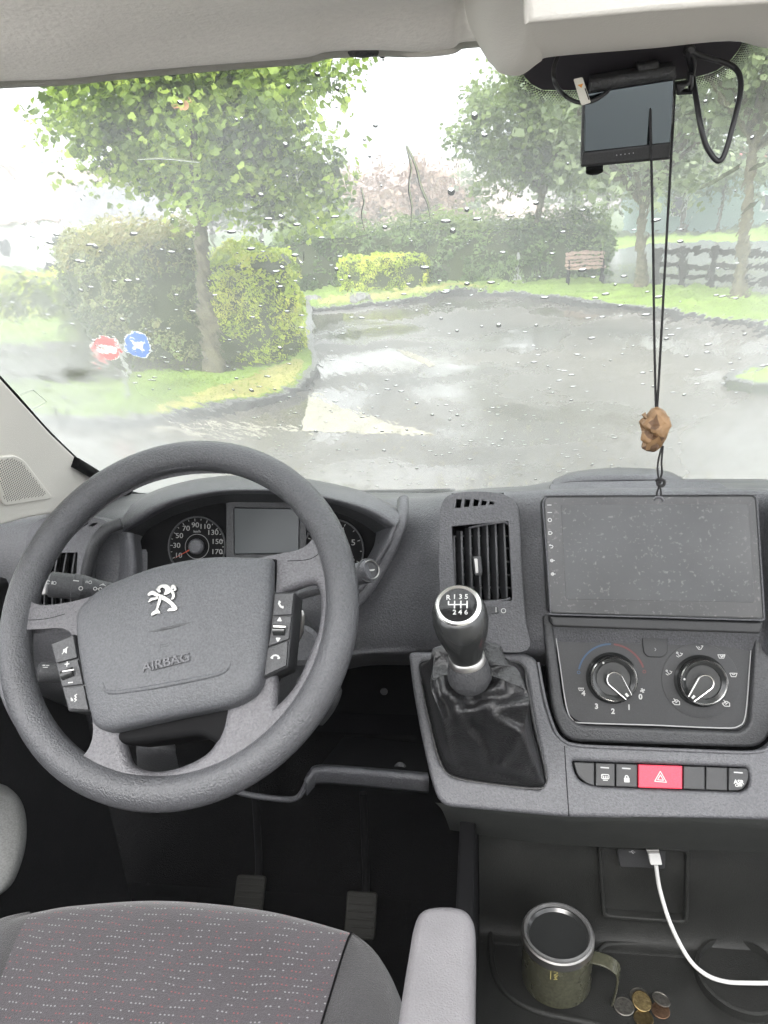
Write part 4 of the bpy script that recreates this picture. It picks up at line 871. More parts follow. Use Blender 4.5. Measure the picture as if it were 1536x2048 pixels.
us_ = thing('usb_cable', BK.pt(1310, 1722, .01), 'white charging cable plugged into the socket under the console', 'cable')
slab('plug', BK, rnd_poly([(1297, 1709), (1320, 1709), (1325, 1731), (1301, 1731)], 3), .008, .020, K['usb'], us_, .0015)
slab('plug_collar', BK, rnd_poly([(1292, 1700), (1318, 1700), (1320, 1710), (1297, 1710)], 2), .008, .017, K['chrome2'], us_, .001)
cp = [BK.pt(1312, 1730, .016), P(1320, 1780, .775), P(1342, 1850, .755), P(1376, 1915, .735), P(1410, 1948, .72), P(1450, 1963, .715), P(1500, 1966, .715), P(1580, 1966, .72), P(1700, 1966, .74)]
tube('lead', cp, .0027, K['usb'], us_, 10, n=8)
# ------------------------------------------------------------------ seat with armrest
seat = thing('driver_seat', V((-.35, .3, H-1.0)), 'driver seat with charcoal dotted cloth and a grey vinyl armrest', 'seat')
fr_l = [(-150, 1890), (-20, 1850), (62, 1826), (150, 1812), (240, 1804), (330, 1802), (430, 1808), (530, 1822), (620, 1840), (702, 1866), (760, 1905), (785, 1960), (786, 2000)]
ZS = H-.72
def sg(u, v, z): return G(u, v, z)
# cushion as rows going from the front roll back; front edge polyline in plan
fr = [sg(u, v, ZS-.006) for u, v in fr_l]
def seatrow(dy, dz):
    out = []
    for i, p in enumerate(fr):
        out.append(V((p.x, p.y+dy, p.z+dz)))
    return out
# panel (dotted) and bolsters are separate meshes that share the seam
def lerp3(a, b, t): return a.lerp(b, t)
sR = [sg(702, 1866, ZS-.004), sg(690, 1895, ZS+.0), sg(662, 1985, ZS), sg(630, 2100, ZS), sg(600, 2300, ZS), sg(560, 2700, ZS)]
sL = [sg(66, 1826, ZS-.004), sg(45, 1860, ZS), sg(8, 1950, ZS), sg(-40, 2100, ZS), sg(-120, 2300, ZS), sg(-260, 2700, ZS)]
fmid = [sg(150, 1812, ZS), sg(330, 1802, ZS), sg(530, 1822, ZS)]
rowsS = []
frontlow = [p+V((0, .012, -.10)) for p in (sL[0], *fmid, sR[0])]
front0 = [p+V((0, .016, -.035)) for p in (sL[0], *fmid, sR[0])]
front1 = [sL[0], *fmid, sR[0]]
rowsS = [frontlow, front0, front1]
for j in range(1, 6):
    a, b = sL[j], sR[j]; bulge = [.0, .006, .010, .006, .0]
    base_y = [0, .25, .5, .75, 1]
    r_ = []
    for k, t in enumerate(base_y):
        p = a.lerp(b, t); f = front1[k]; lin = front1[0].lerp(front1[4], t); dev = f-lin
        r_.append(p + V((0, dev.y*max(0, 1-j*.3), bulge[k]+ (.004 if j > 0 else 0))))
    rowsS.append(r_)
cu_ = grid('seat_cushion_centre', rowsS, K['cloth'], seat, n=10, k=8)
me = cu_.data; uvl = me.uv_layers.new(name='UVMap')
for l in me.loops:
    co = me.vertices[l.vertex_index].co; uvl.data[l.index].uv = (co.x, co.y+co.z*.8)
bo = [sg(785, 2010, ZS-.03), sg(790, 2060, ZS-.035), sg(800, 2150, ZS-.035), sg(800, 2300, ZS-.04), sg(800, 2700, ZS-.04)]
def bolster(seam, outer, name):
    rws = [seam, [s.lerp(o_, .5)+V((0, 0, .012*min(1, j_/2.5))) for j_, (s, o_) in enumerate(zip(seam, outer))], outer, [o_+V(((.012 if outer[1].x > seam[1].x else -.012), .0, -.06)) for o_ in outer], [o_+V((0, 0, -.16)) for o_ in outer]]
    return grid(name, rws, K['side'], seat, n=6, k=6)
bolster(sR, [sg(709, 1873, ZS-.012), sg(757, 1912, ZS-.022), sg(788, 1985, ZS-.024), sg(800, 2100, ZS-.024), sg(810, 2300, ZS-.024), sg(810, 2700, ZS-.024)], 'seat_bolster')
bolster(sL, [sg(58, 1829, ZS-.012), sg(-20, 1850, ZS-.022), sg(-110, 1920, ZS-.024), sg(-200, 2100, ZS-.024), sg(-300, 2300, ZS-.024), sg(-450, 2700, ZS-.024)], 'seat_bolster')
for sm in (sR, sL): tube('seam_piping', [p+V((0, 0, .0012)) for p in sm], .0013, K['black'], seat, 6)
skirt = [[p+V((0, .008, -.03)) for p in fr], [p+V((0, .014, -.12)) for p in fr], [p+V((0, .03, -.25)) for p in fr]]
grid('seat_skirt', skirt, K['side'], seat, n=5, k=5)
bm_ = fr[0]
box('seat_base', (-.37, .28, H-1.14), (.42, .40, .40), K['black'], seat, .01)
# armrest
ZA = H-.60
aw = [(835, 1836), (833, 1822)]
tip = sg(892, 1806, ZA); 
al = [(779, 2150), (800, 2000), (818, 1890), (826, 1845), (838, 1817), (862, 1806), (895, 1804), (928, 1810), (945, 1828), (951, 1860), (950, 1950), (950, 2150)]
ap = [sg(u, v, ZA) for u, v in al]; tail = [V((ap[-1].x, -.12, ZA)), V((ap[0].x-.01, -.12, ZA))]
out_ = [(p.x, p.y) for p in (*[V(q) for q in spl([tuple(p) for p in ap], 4)], *tail)]
AP = PL(V((0, 0, ZA)), 0); AP.x = V((1, 0, 0)); AP.y = V((0, 1, 0)); AP.z = Z1
armr = slab('armrest', AP, [out_], -.052, .0, K['arm'], seat, .011, 6, px=False); armr['label'] = 'pale grey vinyl armrest folded down'
# ------------------------------------------------------------------ pedals, floor
ZF = H-1.33
def pedal(u, v, Y, w_, h_, lab):
    c = P(u, v, Y); o = thing('pedal', c, lab, 'pedal', 'driver pedals')
    pp = PL(c, R(50)); s = slab('pad', pp, [rnd_poly([(-w_/2, -h_/2), (w_/2, -h_/2), (w_/2, h_/2), (-w_/2, h_/2)], .008)], -.01, 0, K['pedal'], o, .003, px=False)
    for k in range(6):
        y = -h_*.4+k*h_*.16; slab('rib', pp, [[(-w_*.42, y-.0022), (w_*.42, y-.0022), (w_*.42, y+.0022), (-w_*.42, y+.0022)]], 0, .003, K['pedal'], s, .0008, px=False)
    tube('arm', [pp.at(0, 0, -.01), pp.at(0, .05, -.05), c+V((0, .12, .20))], .008, K['black'], o, 8)
pedal(498, 1790, 1.10, .062, .075, 'ribbed clutch pedal, the left one beyond the seat')
pedal(721, 1830, 1.08, .062, .085, 'ribbed brake pedal, the right one near the armrest')
tag(mesh('cab_floor', [V((-.95, -.9, ZF)), V((.98, -.9, ZF)), V((.98, 1.15, ZF)), V((-.95, 1.15, ZF))], [(0, 1, 2, 3)], K['carpet']), kind='structure')
tag(mesh('cab_toe_board', [V((-.95, 1.15, ZF)), V((.98, 1.15, ZF)), V((.98, 1.42, ZF+.28)), V((-.95, 1.42, ZF+.28))], [(0, 1, 2, 3)], K['carpet']), kind='structure')
# ------------------------------------------------------------------ door trim, pillar, header, console
dx_ = -.72
door = thing('driver_door', V((dx_, .5, .7)), 'driver door with pale grey lower trim at the left edge', 'door')
dp = [[P(-200, 1500, .80), P(-50, 1560, .78), P(8, 1592, .765), P(30, 1630, .74), P(33, 1685, .70), P(20, 1742, .66), P(-8, 1790, .63), P(-80, 1832, .60)],
      [P(-200, 1470, .95), P(-50, 1550, .92), P(5, 1586, .88), P(27, 1625, .84), P(30, 1685, .79), P(16, 1742, .74), P(-12, 1790, .70), P(-86, 1832, .66)]]
dr = [[p+V((-.14, -.12, 0)) for p in dp[0]], dp[0], dp[1]]
grid('door_pocket', dr, mat('grey_door_trim', (.19, .19, .185), .55, .2, 500), door, n=5, k=6)
box('door_panel', (dx_-.02, .30, H-.95), (.04, 1.5, .95), mat('dark_door_lining', (.010, .010, .011), .8, .3, 400, spec=.2), door, .01)
box('door_skin', (dx_-.075, .30, H-.95), (.05, 1.6, 1.1), K['paint'], door, .01)
# A pillar trim
pil = thing('pillar_trim', P(60, 980, .95), 'cream windscreen pillar trim with a perforated tweeter grille', 'trim panel')
PIL = PL(P(60, 950, .93), R(0)); a_, b_, c_ = P(0, 765, .82), P(182, 948, 1.13), P(0, 1045, .84)
PIL.o = c_; PIL.z = (b_-a_).cross(c_-a_).normalized()
if PIL.z.dot(CAM-c_) < 0: PIL.z = -PIL.z
PIL.x = (V((0, 1, 0))-PIL.z*PIL.z.y).normalized(); PIL.y = PIL.z.cross(PIL.x)
slab('panel', PIL, [(-330, 430), (0, 763), (100, 872), (182, 950), (262, 994), (240, 1012), (150, 1016), (60, 1030), (0, 1046), (-120, 1080), (-330, 1080)], -.03, 0, K['cream'], pil, .004, 4, off=0)
tube('edge_seal', [PIL.pt(u, v, -.006) for u, v in ((-330, 424), (0, 757), (100, 867), (184, 947))], .0026, K['black'], pil, 8, n=4)
grl = rnd_poly([(-14, 916), (30, 911), (48, 919), (104, 992), (102, 998), (12, 1012), (3, 1004)], [4, 6, 14, 5, 4, 8, 6])
gf = slab('tweeter_grille', PIL, grl, -.001, .003, K['cream'], pil, .0015); gf['label'] = 'perforated tweeter grille'
gpx = rnd_poly([(-8, 921), (28, 917), (42, 923), (94, 990), (14, 1003), (8, 998)], [4, 6, 10, 5, 6, 6])
gq = [PIL.px(u, v, .003) for u, v in gpx]; xs_ = [a for a, b in gq]; ys_ = [b for a, b in gq]; vs_ = []; fs = []
st_ = .0042; i = 0; y = min(ys_)
while y < max(ys_):
    x = min(xs_) + (st_/2 if i % 2 else 0)
    while x < max(xs_):
        if inside((x, y), gq):
            k = len(vs_); vs_ += [PIL.at(x+.00125*cos(q*pi/3), y+.00125*sin(q*pi/3), .0032) for q in range(6)]; fs.append(tuple(range(k, k+6)))
        x += st_
    y += st_*.87; i += 1
tag(mesh('grille_holes', vs_, fs, mat('grille_hole', (.09, .08, .07), .9), gf), kind='stuff')
# header trim
hdr = thing('header_trim', P(400, 60, .5), 'cream padded header trim above the windscreen on the driver side', 'trim panel')
low = [(-250, 178), (0, 163), (130, 158), (250, 145), (420, 130), (600, 116), (660, 103), (760, 100), (830, 103), (900, 97), (925, 84), (985, 80)]
def hrow(f): return [f(u, v) for u, v in low]
hr = [hrow(lambda u, v: P(u, v-1, .60)), hrow(lambda u, v: P(u, v, .565)), hrow(lambda u, v: P(u, v-8, .545)), hrow(lambda u, v: P(u, v-60-.03*u, .50)), [P(u, 20-(u*.03), .46) for u, v in low], [P(u, -60, .42) for u, v in low], [P(u, -300, .30) for u, v in low]]
grid('header_cover', hr, K['cream2'], hdr, n=6, k=8)
tube('pull_tab', [P(704, 99, .57), P(725, 102, .565), P(752, 98, .57)], .004, K['dash2'], hdr, 8)
tube('header_edge_fold', [P(u, v, .572) for u, v in low], .0035, K['cream2'], hdr, 8)
# overhead console
oh = thing('overhead_console', P(1250, 40, .5), 'cream overhead shelf moulding above the mirror monitor', 'overhead shelf')
O0 = [(905, -60, .47), (925, 0, .50), (940, 60, .53), (972, 128, .555), (990, 140, .56)]
oc = [
 [P(922, -80, .47), P(926, -10, .50), P(940, 55, .53), P(975, 120, .56), P(988, 132, .575)],
 [P(975, -80, .42), P(978, -10, .45), P(985, 55, .49), P(993, 125, .53), P(1000, 146, .55)],
 [P(1030, -80, .41), P(1036, -10, .44), P(1040, 60, .48), P(1036, 130, .52), P(1040, 151, .545)],
 [P(1052, -80, .41), P(1055, -10, .44), P(1058, 58, .475), P(1075, 110, .515), P(1080, 124, .55)],
 [P(1110, -80, .41), P(1100, -10, .44), P(1095, 55, .475), P(1105, 103, .515), P(1108, 113, .55)],
 [P(1300, -80, .41), P(1300, -25, .44), P(1300, 36, .475), P(1300, 88, .515), P(1300, 97, .55)],
 [P(1450, -80, .41), P(1455, -35, .44), P(1455, 20, .475), P(1455, 72, .515), P(1458, 82, .55)],
 [P(1560, -80, .41), P(1560, -40, .44), P(1550, 20, .475), P(1540, 88, .515), P(1535, 97, .55)],
 [P(1750, -80, .41), P(1750, -10, .44), P(1750, 50, .475), P(1750, 125, .515), P(1750, 135, .55)]]
grid('shelf_moulding', oc, K['cream'], oh, n=6, k=6)
fa = [P(1050, -120, .385), P(1052, -10, .418), P(1050, 54, .445)]
slab('shelf_front', PL(P(1300, 10, .43), R(-28)), [(1050, -200), (1050, 54), (1300, 30), (1560, 12), (1900, -10), (1900, -260)], -.02, .004, K['cream'], oh, .004, 3)
oh2 = [[P(u, v, .55) for u, v in ((1000, 146), (1040, 151), (1080, 124), (1108, 113), (1300, 97), (1458, 82), (1535, 97), (1750, 135))], [P(u, v, .66) for u, v in ((1000, 140), (1040, 143), (1080, 116), (1108, 104), (1300, 88), (1458, 73), (1535, 88), (1750, 125))]]
grid('shelf_underside', oh2, K['cream'], oh, n=4, k=2)
tag(mesh('cut_roof_lining', [V((-.95, .46, H+.30)), V((.95, .46, H+.30)), V((.95, .12, H+.33)), V((-.95, .12, H+.33)), V((-.95, .46, H+.34)), V((.95, .46, H+.34)), V((.95, .12, H+.37)), V((-.95, .12, H+.37))], [(0, 1, 2, 3), (4, 5, 6, 7), (0, 1, 5, 4), (2, 3, 7, 6), (0, 3, 7, 4), (1, 2, 6, 5)], K['cream2']), kind='structure')  # unseen roof piece, added and cut short to shape the cab light
# unseen cream screen behind the seats, added to block and bounce light
tag(mesh('rear_light_screen', [V((x, y, z)) for y in (-.62, -.66) for x, z in ((-.95, ZF), (.98, ZF), (.98, H+.08), (-.95, H+.08))], [(0, 1, 2, 3), (4, 5, 6, 7), (3, 2, 6, 7), (0, 3, 7, 4), (1, 2, 6, 5)], K['cream']), kind='structure')
bkr = [[V((x, y, z)) for x in (-.58, -.5, -.36, -.22, -.14)] for y, z in ((-.20, H-.70), (-.26, H-.50), (-.33, H-.28), (-.36, H-.12))]
grid('backrest', bkr, K['cloth'], seat, n=5, k=5, thick=.09)
# ------------------------------------------------------------------ windscreen
WS = PL(CAM+V((0, 1.27, -.47)), R(-51))
wsc = thing('windscreen', WS.o, 'raked wet windscreen, misted at the left, with a black dotted band at the top', 'windscreen')
def nodes(name):
    m = bpy.data.materials.new(name); m.use_nodes = True; t = m.node_tree; t.nodes.clear()
    return m, t, t.nodes.new, t.links.new, t.nodes.new('ShaderNodeOutputMaterial')
def glass_mat(name, bumpy):
    m, t, N, L, out = nodes(name)
    g = N('ShaderNodeBsdfRefraction'); g.inputs['IOR'].default_value = 1.30; g.inputs['Roughness'].default_value = 0.0; g.inputs['Color'].default_value = (.90, .915, .905, 1)
    if bumpy:
        tc = N('ShaderNodeTexCoord'); mp = N('ShaderNodeMapping'); mp.inputs['Scale'].default_value = (1, .45, 1)
        L(tc.outputs['UV'], mp.inputs[0])
        a = N('ShaderNodeTexNoise'); a.inputs['Scale'].default_value = 38; a.inputs['Detail'].default_value = 2; L(mp.outputs[0], a.inputs[0])
        b = N('ShaderNodeTexNoise'); b.inputs['Scale'].default_value = 150; b.inputs['Detail'].default_value = 2; L(mp.outputs[0], b.inputs[0])
        msk = N('ShaderNodeTexNoise'); msk.inputs['Scale'].default_value = 6; msk.inputs['Detail'].default_value = 2; L(tc.outputs['UV'], msk.inputs[0])
        mr = N('ShaderNodeMapRange'); mr.inputs[1].default_value = .42; mr.inputs[2].default_value = .7; mr.inputs[3].default_value = .25; mr.inputs[4].default_value = 1; L(msk.outputs[0], mr.inputs[0])
        ad = N('ShaderNodeMath'); ad.operation = 'MULTIPLY_ADD'; ad.inputs[1].default_value = .22; L(b.outputs[0], ad.inputs[0]); L(a.outputs[0], ad.inputs[2])
        mu = N('ShaderNodeMath'); mu.operation = 'MULTIPLY'; L(ad.outputs[0], mu.inputs[0]); L(mr.outputs[0], mu.inputs[1])
        bp = N('ShaderNodeBump'); bp.inputs['Strength'].default_value = 1.0; bp.inputs['Distance'].default_value = BUMP_GLASS
        L(mu.outputs[0], bp.inputs['Height']); L(bp.outputs[0], g.inputs['Normal'])
    gl_ = N('ShaderNodeBsdfGlossy'); gl_.inputs['Roughness'].default_value = .02
    fr = N('ShaderNodeFresnel'); fr.inputs[0].default_value = 1.25; mx = N('ShaderNodeMixShader')
    sc2 = N('ShaderNodeMath'); sc2.operation = 'MULTIPLY'; sc2.inputs[1].default_value = .35; L(fr.outputs[0], sc2.inputs[0])
    L(sc2.outputs[0], mx.inputs[0]); L(g.outputs[0], mx.inputs[1]); L(gl_.outputs[0], mx.inputs[2]); L(mx.outputs[0], out.inputs[0]); return m
BUMP_GLASS = .00045
K['glass_out'] = glass_mat('rain_wet_glass', True); K['glass_in'] = glass_mat('windscreen_glass', False)
def sheet(name, pl, x0, x1, y0, y1, h, m, par, flip=False):
    o = mesh(name, [pl.at(x0, y0, h), pl.at(x1, y0, h), pl.at(x1, y1, h), pl.at(x0, y1, h)], [(0, 1, 2, 3)], m, par)
    return o
gx0, gx1, gy0, gy1 = -.95, .95, -.05, 1.04
c = [WS.at(a, b, h) for h in (0, -.004) for a, b in ((gx0, gy0), (gx1, gy0), (gx1, gy1), (gx0, gy1))]
me = bpy.data.meshes.new('glass'); me.from_pydata([tuple(x) for x in c], [], [(0, 1, 2, 3), (7, 6, 5, 4), (0, 4, 5, 1), (1, 5, 6, 2), (2, 6, 7, 3), (3, 7, 4, 0)])
me.materials.append(K['glass_in']); me.materials.append(K['glass_out']); me.update()
go = bpy.data.objects.new('glass', me); link(go, wsc)
me.polygons[1].material_index = 1
uvl = me.uv_layers.new(name='UVMap')
for l in me.loops:
    q = me.vertices[l.vertex_index].co-WS.o; uvl.data[l.index].uv = (q.dot(WS.x), q.dot(WS.y))
# condensation on the inside
def fog_mat():
    m, t, N, L, out = nodes('condensation')
    tc = N('ShaderNodeTexCoord'); sp = N('ShaderNodeSeparateXYZ'); L(tc.outputs['UV'], sp.inputs[0])
    n1 = N('ShaderNodeTexNoise'); n1.inputs['Scale'].default_value = 3.2; n1.inputs['Detail'].default_value = 5; L(tc.outputs['UV'], n1.inputs[0])
    mp = N('ShaderNodeMapping'); mp.inputs['Scale'].default_value = (1, .25, 1); mp.inputs['Rotation'].default_value = (0, 0, .2); L(tc.outputs['UV'], mp.inputs[0])
    n2 = N('ShaderNodeTexNoise'); n2.inputs['Scale'].default_value = 30; n2.inputs['Detail'].default_value = 4; L(mp.outputs[0], n2.inputs[0])
    def mt(op, a, b_=None, c=None, cl=False):
        n = N('ShaderNodeMath'); n.operation = op; n.use_clamp = cl
        for i, x in enumerate((a, b_, c)):
            if x is None: continue
            if isinstance(x, (int, float)): n.inputs[i].default_value = x
            else: L(x, n.inputs[i])
        return n.outputs[0]
    def mr(x, a, b, c, d):
        n = N('ShaderNodeMapRange'); n.interpolation_type = 'SMOOTHSTEP'
        for i, v_ in zip((1, 2, 3, 4), (a, b, c, d)): n.inputs[i].default_value = v_
        L(x, n.inputs[0]); return n.outputs[0]
    left = mr(sp.outputs[0], -.30, -.62, 0, 1)
    top = mr(sp.outputs[1], .55, 1.0, 0, 1)
    right = mr(sp.outputs[0], .15, .42, 0, 1)
    f = mt('ADD', mt('MULTIPLY', left, .42), .22)
    f = mt('ADD', f, mt('MULTIPLY', right, .36))
    f = mt('ADD', f, mt('MULTIPLY', mt('SUBTRACT', n1.outputs[0], .45), .55))
    f = mt('ADD', f, mt('MULTIPLY', mt('SUBTRACT', n2.outputs[0], .5), .12))
    f = mt('MAXIMUM', mt('MINIMUM', f, .88), .08)
    tr = N('ShaderNodeBsdfTransparent'); tl = N('ShaderNodeBsdfTranslucent'); tl.inputs[0].default_value = (.45, .45, .44, 1)
    mx = N('ShaderNodeMixShader'); L(f, mx.inputs[0]); L(tr.outputs[0], mx.inputs[1]); L(tl.outputs[0], mx.inputs[2]); L(mx.outputs[0], out.inputs[0]); return m
fo = sheet('condensation', WS, gx0, gx1, gy0, gy1, .003, fog_mat(), wsc)
uvl = fo.data.uv_layers.new(name='UVMap')
for l in fo.data.loops:
    q = fo.data.vertices[l.vertex_index].co-WS.o; uvl.data[l.index].uv = (q.dot(WS.x), q.dot(WS.y))
# rain drops standing on the outside
m, t, N_, L_, out = nodes('water_drop'); g = N_('ShaderNodeBsdfRefraction'); g.inputs['IOR'].default_value = 1.33; L_(g.outputs[0], out.inputs[0]); K['drop'] = m
vs_ = []; fs = []
rd = random.Random(3)
def drop(a, b, rx, ry, hgt, rot=0):
    i = len(vs_); seg, rg = 9, 3
    for j in range(rg):
        s = cos(j/rg*pi/2); z = sin(j/rg*pi/2)
        for k in range(seg):
            q = 2*pi*k/seg; x, y = rx*s*cos(q), ry*s*sin(q)*(1.25 if sin(q) > 0 else 1)
            vs_.append(WS.at(a+x*cos(rot)-y*sin(rot), b+x*sin(rot)+y*cos(rot), -.0045-z*hgt))
    vs_.append(WS.at(a, b, -.0045-hgt)); tp = len(vs_)-1
    for j in range(rg-1):
        for k in range(seg): fs.append((i+j*seg+k, i+j*seg+(k+1) % seg, i+(j+1)*seg+(k+1) % seg, i+(j+1)*seg+k))
    for k in range(seg): fs.append((i+(rg-1)*seg+k, i+(rg-1)*seg+(k+1) % seg, tp))
    fs.append(tuple(i+k for k in range(seg))[::-1])
for _ in range(1500):
    a = rd.uniform(-.75, .62); b = rd.uniform(.02, 1.0)
    if noise.noise(V((a*5, b*5, 2))) < -.05 and rd.random() < .75: continue
    s = .0007+.0026*rd.random()**3.2
    drop(a, b, s, s*rd.uniform(.8, 1.5), s*.16)
for _ in range(420):
    a = rd.uniform(-.62, .5); b = rd.uniform(.02, .75); s = rd.uniform(.0022, .0048)
    drop(a, b, s, s*rd.uniform(.35, .6), s*.055, rd.uniform(-.3, .3))
o = mesh('rain_drops', vs_, fs, K['drop'], wsc, True); tag(o, kind='stuff')
# water rivulets
for pts in ([(812, 288), (822, 330), (818, 372), (824, 410), (822, 450)], [(815, 290), (832, 330), (842, 370), (856, 405), (862, 440)], [(722, 372), (728, 400), (724, 425), (730, 458)], [(275, 316), (330, 314), (400, 322)], [(590, 505), (605, 520), (608, 500)]):
    tube('water_rivulet', [WS.pt(u, v, -.0055) for u, v in pts], lambda t: .0007+.0007*sin(pi*t), K['drop'], wsc, 6, n=6, sq=.4)
# black ceramic band round the mirror foot, with its dotted edge
fb = [(1020, 60), (1046, 150), (1062, 168), (1085, 180), (1140, 181), (1250, 176), (1390, 155), (1432, 142), (1462, 120), (1480, 96), (1492, 70)]
band = slab('ceramic_band', WS, fb, .0036, .0044, K['frit'], wsc, .0001)
vs_ = []; fs = []; bc = [V(p) for p in spl(fb, 8)][4:-2]; acc = 0
path = []
for p, q in zip(bc[:-1], bc[1:]):
    L = (q-p).length
    while acc < L: path.append((p.lerp(q, acc/L), (q-p).normalized())); acc += 5.2
    acc -= L
for i, (p, d) in enumerate(path):
    n = V((-d.y, d.x)); n = n if n.y > 0 else -n
    for k in range(7):
        q = p+d*(2.6 if k % 2 else 0)+n*(2+k*3.6); r_ = .00085*(1-k/8.5); a, b = WS.px(q.x, q.y, .004)
        j = len(vs_); vs_ += [WS.at(a+r_*cos(w_*pi/3), b+r_*sin(w_*pi/3), .0041) for w_ in range(6)]; fs.append(tuple(range(j, j+6)))
tag(mesh('band_dots', vs_, fs, K['frit'], band), kind='stuff')
# inspection sticker and specks of dirt on the glass
tube('sticker_edge', [WS.pt(u, v, .004) for u, v in rnd_poly([(32, 794), (66, 780), (94, 804), (58, 822)], 3)], .0004, mat('faded_sticker', (.4, .42, .4), .6), wsc, 5, n=1, closed=True)
dm, t, N_, L_, out = nodes('dead_leaf_smear'); df = N_('ShaderNodeBsdfDiffuse'); df.inputs[0].default_value = (.10, .11, .06, 1); tl_ = N_('ShaderNodeBsdfTranslucent'); tl_.inputs[0].default_value = (.14, .15, .08, 1)
mx_ = N_('ShaderNodeMixShader'); L_(df.outputs[0], mx_.inputs[1]); L_(tl_.outputs[0], mx_.inputs[2]); tb = N_('ShaderNodeBsdfTransparent'); mb_ = N_('ShaderNodeMixShader'); nz = N_('ShaderNodeTexNoise'); nz.inputs['Scale'].default_value = 160
L_(nz.outputs[0], mb_.inputs[0]); L_(tb.outputs[0], mb_.inputs[1]); L_(mx_.outputs[0], mb_.inputs[2]); L_(mb_.outputs[0], out.inputs[0])
def blob(name, u, v, a, b, rot, m, par, seed, h=-.0062):
    rr_ = random.Random(seed); pts = []
    for k in range(14):
        q = 2*pi*k/14; s = rr_.uniform(.45, 1.1); x, y = a*s*cos(q), b*s*sin(q); pts.append((u+x*cos(rot)-y*sin(rot), v+x*sin(rot)+y*cos(rot)))
    return slab(name, WS, spl(pts, 3, True), h-.0004, h, m, par, .00005)
for i, (u, v, a, b, r__) in enumerate([(152, 735, 34, 14, -.2), (90, 742, 16, 6, .4), (95, 768, 13, 6, 0), (45, 552, 12, 4, .6), (112, 820, 5, 9, 0), (135, 816, 5, 9, 0), (1440, 352, 60, 6, -.55), (1515, 330, 22, 6, -.5), (1385, 222, 22, 4, -.4), (1500, 410, 26, 5, -.7), (190, 730, 10, 5, 0)]):
    blob('wet_leaf_smear', u, v, a, b, r__, dm, wsc, i+5)
rb_ = random.Random(9); vs_ = []; fs = []
for i in range(230):
    if i < 60: t = i/60; u = 10+75*t+rb_.uniform(-5, 5); v = 545+150*t+rb_.uniform(-6, 6)
    else: u = rb_.uniform(1370, 1536); v = rb_.uniform(90, 480)
    a, b = WS.px(u, v); r_ = rb_.uniform(.0002, .0007)
    j = len(vs_); vs_ += [WS.at(a+r_*cos(q*pi/3), b+r_*sin(q*pi/3), -.0061) for q in range(6)]; fs.append(tuple(range(j, j+6)))
tag(mesh('dirt_specks', vs_, fs, dm, wsc), kind='stuff')
# wiper blade parked at the foot of the glass
wp = thing('wiper', WS.pt(850, 985, -.03), 'black wiper blade parked at the foot of the windscreen beside the instrument hood', 'wiper')
tube('blade', [WS.pt(640, 984, -.02), WS.pt(760, 990, -.02), WS.pt(850, 989, -.02), WS.pt(905, 986, -.02)], .006, K['black'], wp, 8)
tube('arm', [WS.pt(770, 984, -.03), WS.pt(850, 983, -.03), WS.pt(910, 978, -.035)], .004, K['dash2'], wp, 8)
# ------------------------------------------------------------------ mirror monitor, cables, charm
MON = PL(P(1250, 250, .58), R(-17), R(-4), R(3.2))
mon = thing('mirror_monitor', MON.pt(1255, 200, 0), 'small mirror-like reversing monitor hanging under the overhead shelf', 'monitor')
slab('body', MON, rnd_poly([(1166, 182), (1351, 152), (1342, 320), (1161, 336)], [4, 4, 5, 5]), -.018, 0, K['dash2'], mon, .002)
slab('bottom_bezel', MON, rnd_poly([(1165, 306), (1342, 285), (1339, 317), (1163, 332)], 3), -.001, .003, K['panel'], mon, .001)
mir = mat('monitor_mirror_glass', (.17, .20, .225), .04, metal=1)
slab('glass', MON, rnd_poly([(1171, 188), (1347, 160), (1341, 286), (1168, 305)], 3), -.001, .002, mir, mon, .0006)
text('· · · · ·', MON, 1250, 309, .005, K['grey'], mon, .0033)
slab('bracket', MON, rnd_poly([(1180, 160), (1352, 133), (1354, 157), (1178, 186)], 4), -.014, .006, K['dash2'], mon, .003)
slab('bracket_foot', MON, rnd_poly([(1275, 130), (1320, 126), (1318, 150), (1278, 156)], 3), -.05, .002, K['dash2'], mon, .002)
lathe('lens_button', MON.pt(1189, 335, -.008), V((0, -.3, -1)), [(.006, -.002), (.006, .003), (.004, .004), (0, .004)], K['black'], mon, 16)
slab('side_connector', MON, rnd_poly([(1352, 168), (1376, 166), (1378, 148), (1389, 148), (1387, 190), (1354, 192)], 4), -.012, -.001, K['cable'], mon, .002)
cb1 = thing('tagged_cable', P(1120, 130, .6), 'black cable looping left of the monitor with a white and orange tag', 'cable')
tube('lead', [WS.pt(1118, 108, .012), WS.pt(1108, 135, .02), WS.pt(1110, 165, .03), P(1128, 190, .575), P(1158, 205, .57), P(1190, 200, .57), P(1225, 175, .575), P(1262, 148, .58)], .0014, K['cable'], cb1, 8, n=7)
TG = PL(P(1164, 180, .565), 0, 0)
tg = slab('tag', TG, rnd_poly([(1147, 158), (1165, 154), (1182, 205), (1163, 211)], 3), -.0002, .0012, K['label'], cb1, .0003)
mesh('tag_triangle', [TG.pt(u, v, .0015) for u, v in ((1155, 170), (1166, 167), (1163, 176))], [(0, 1, 2)], K['orange'], tg)
mesh('tag_print', [TG.pt(u, v, .0015) for u, v in ((1169, 177), (1171, 176), (1179, 199), (1177, 200))], [(0, 1, 2, 3)], K['black'], tg)
cb2 = thing('looped_cable', P(1420, 200, .6), 'thick black cable hanging in a long loop right of the monitor', 'cable')
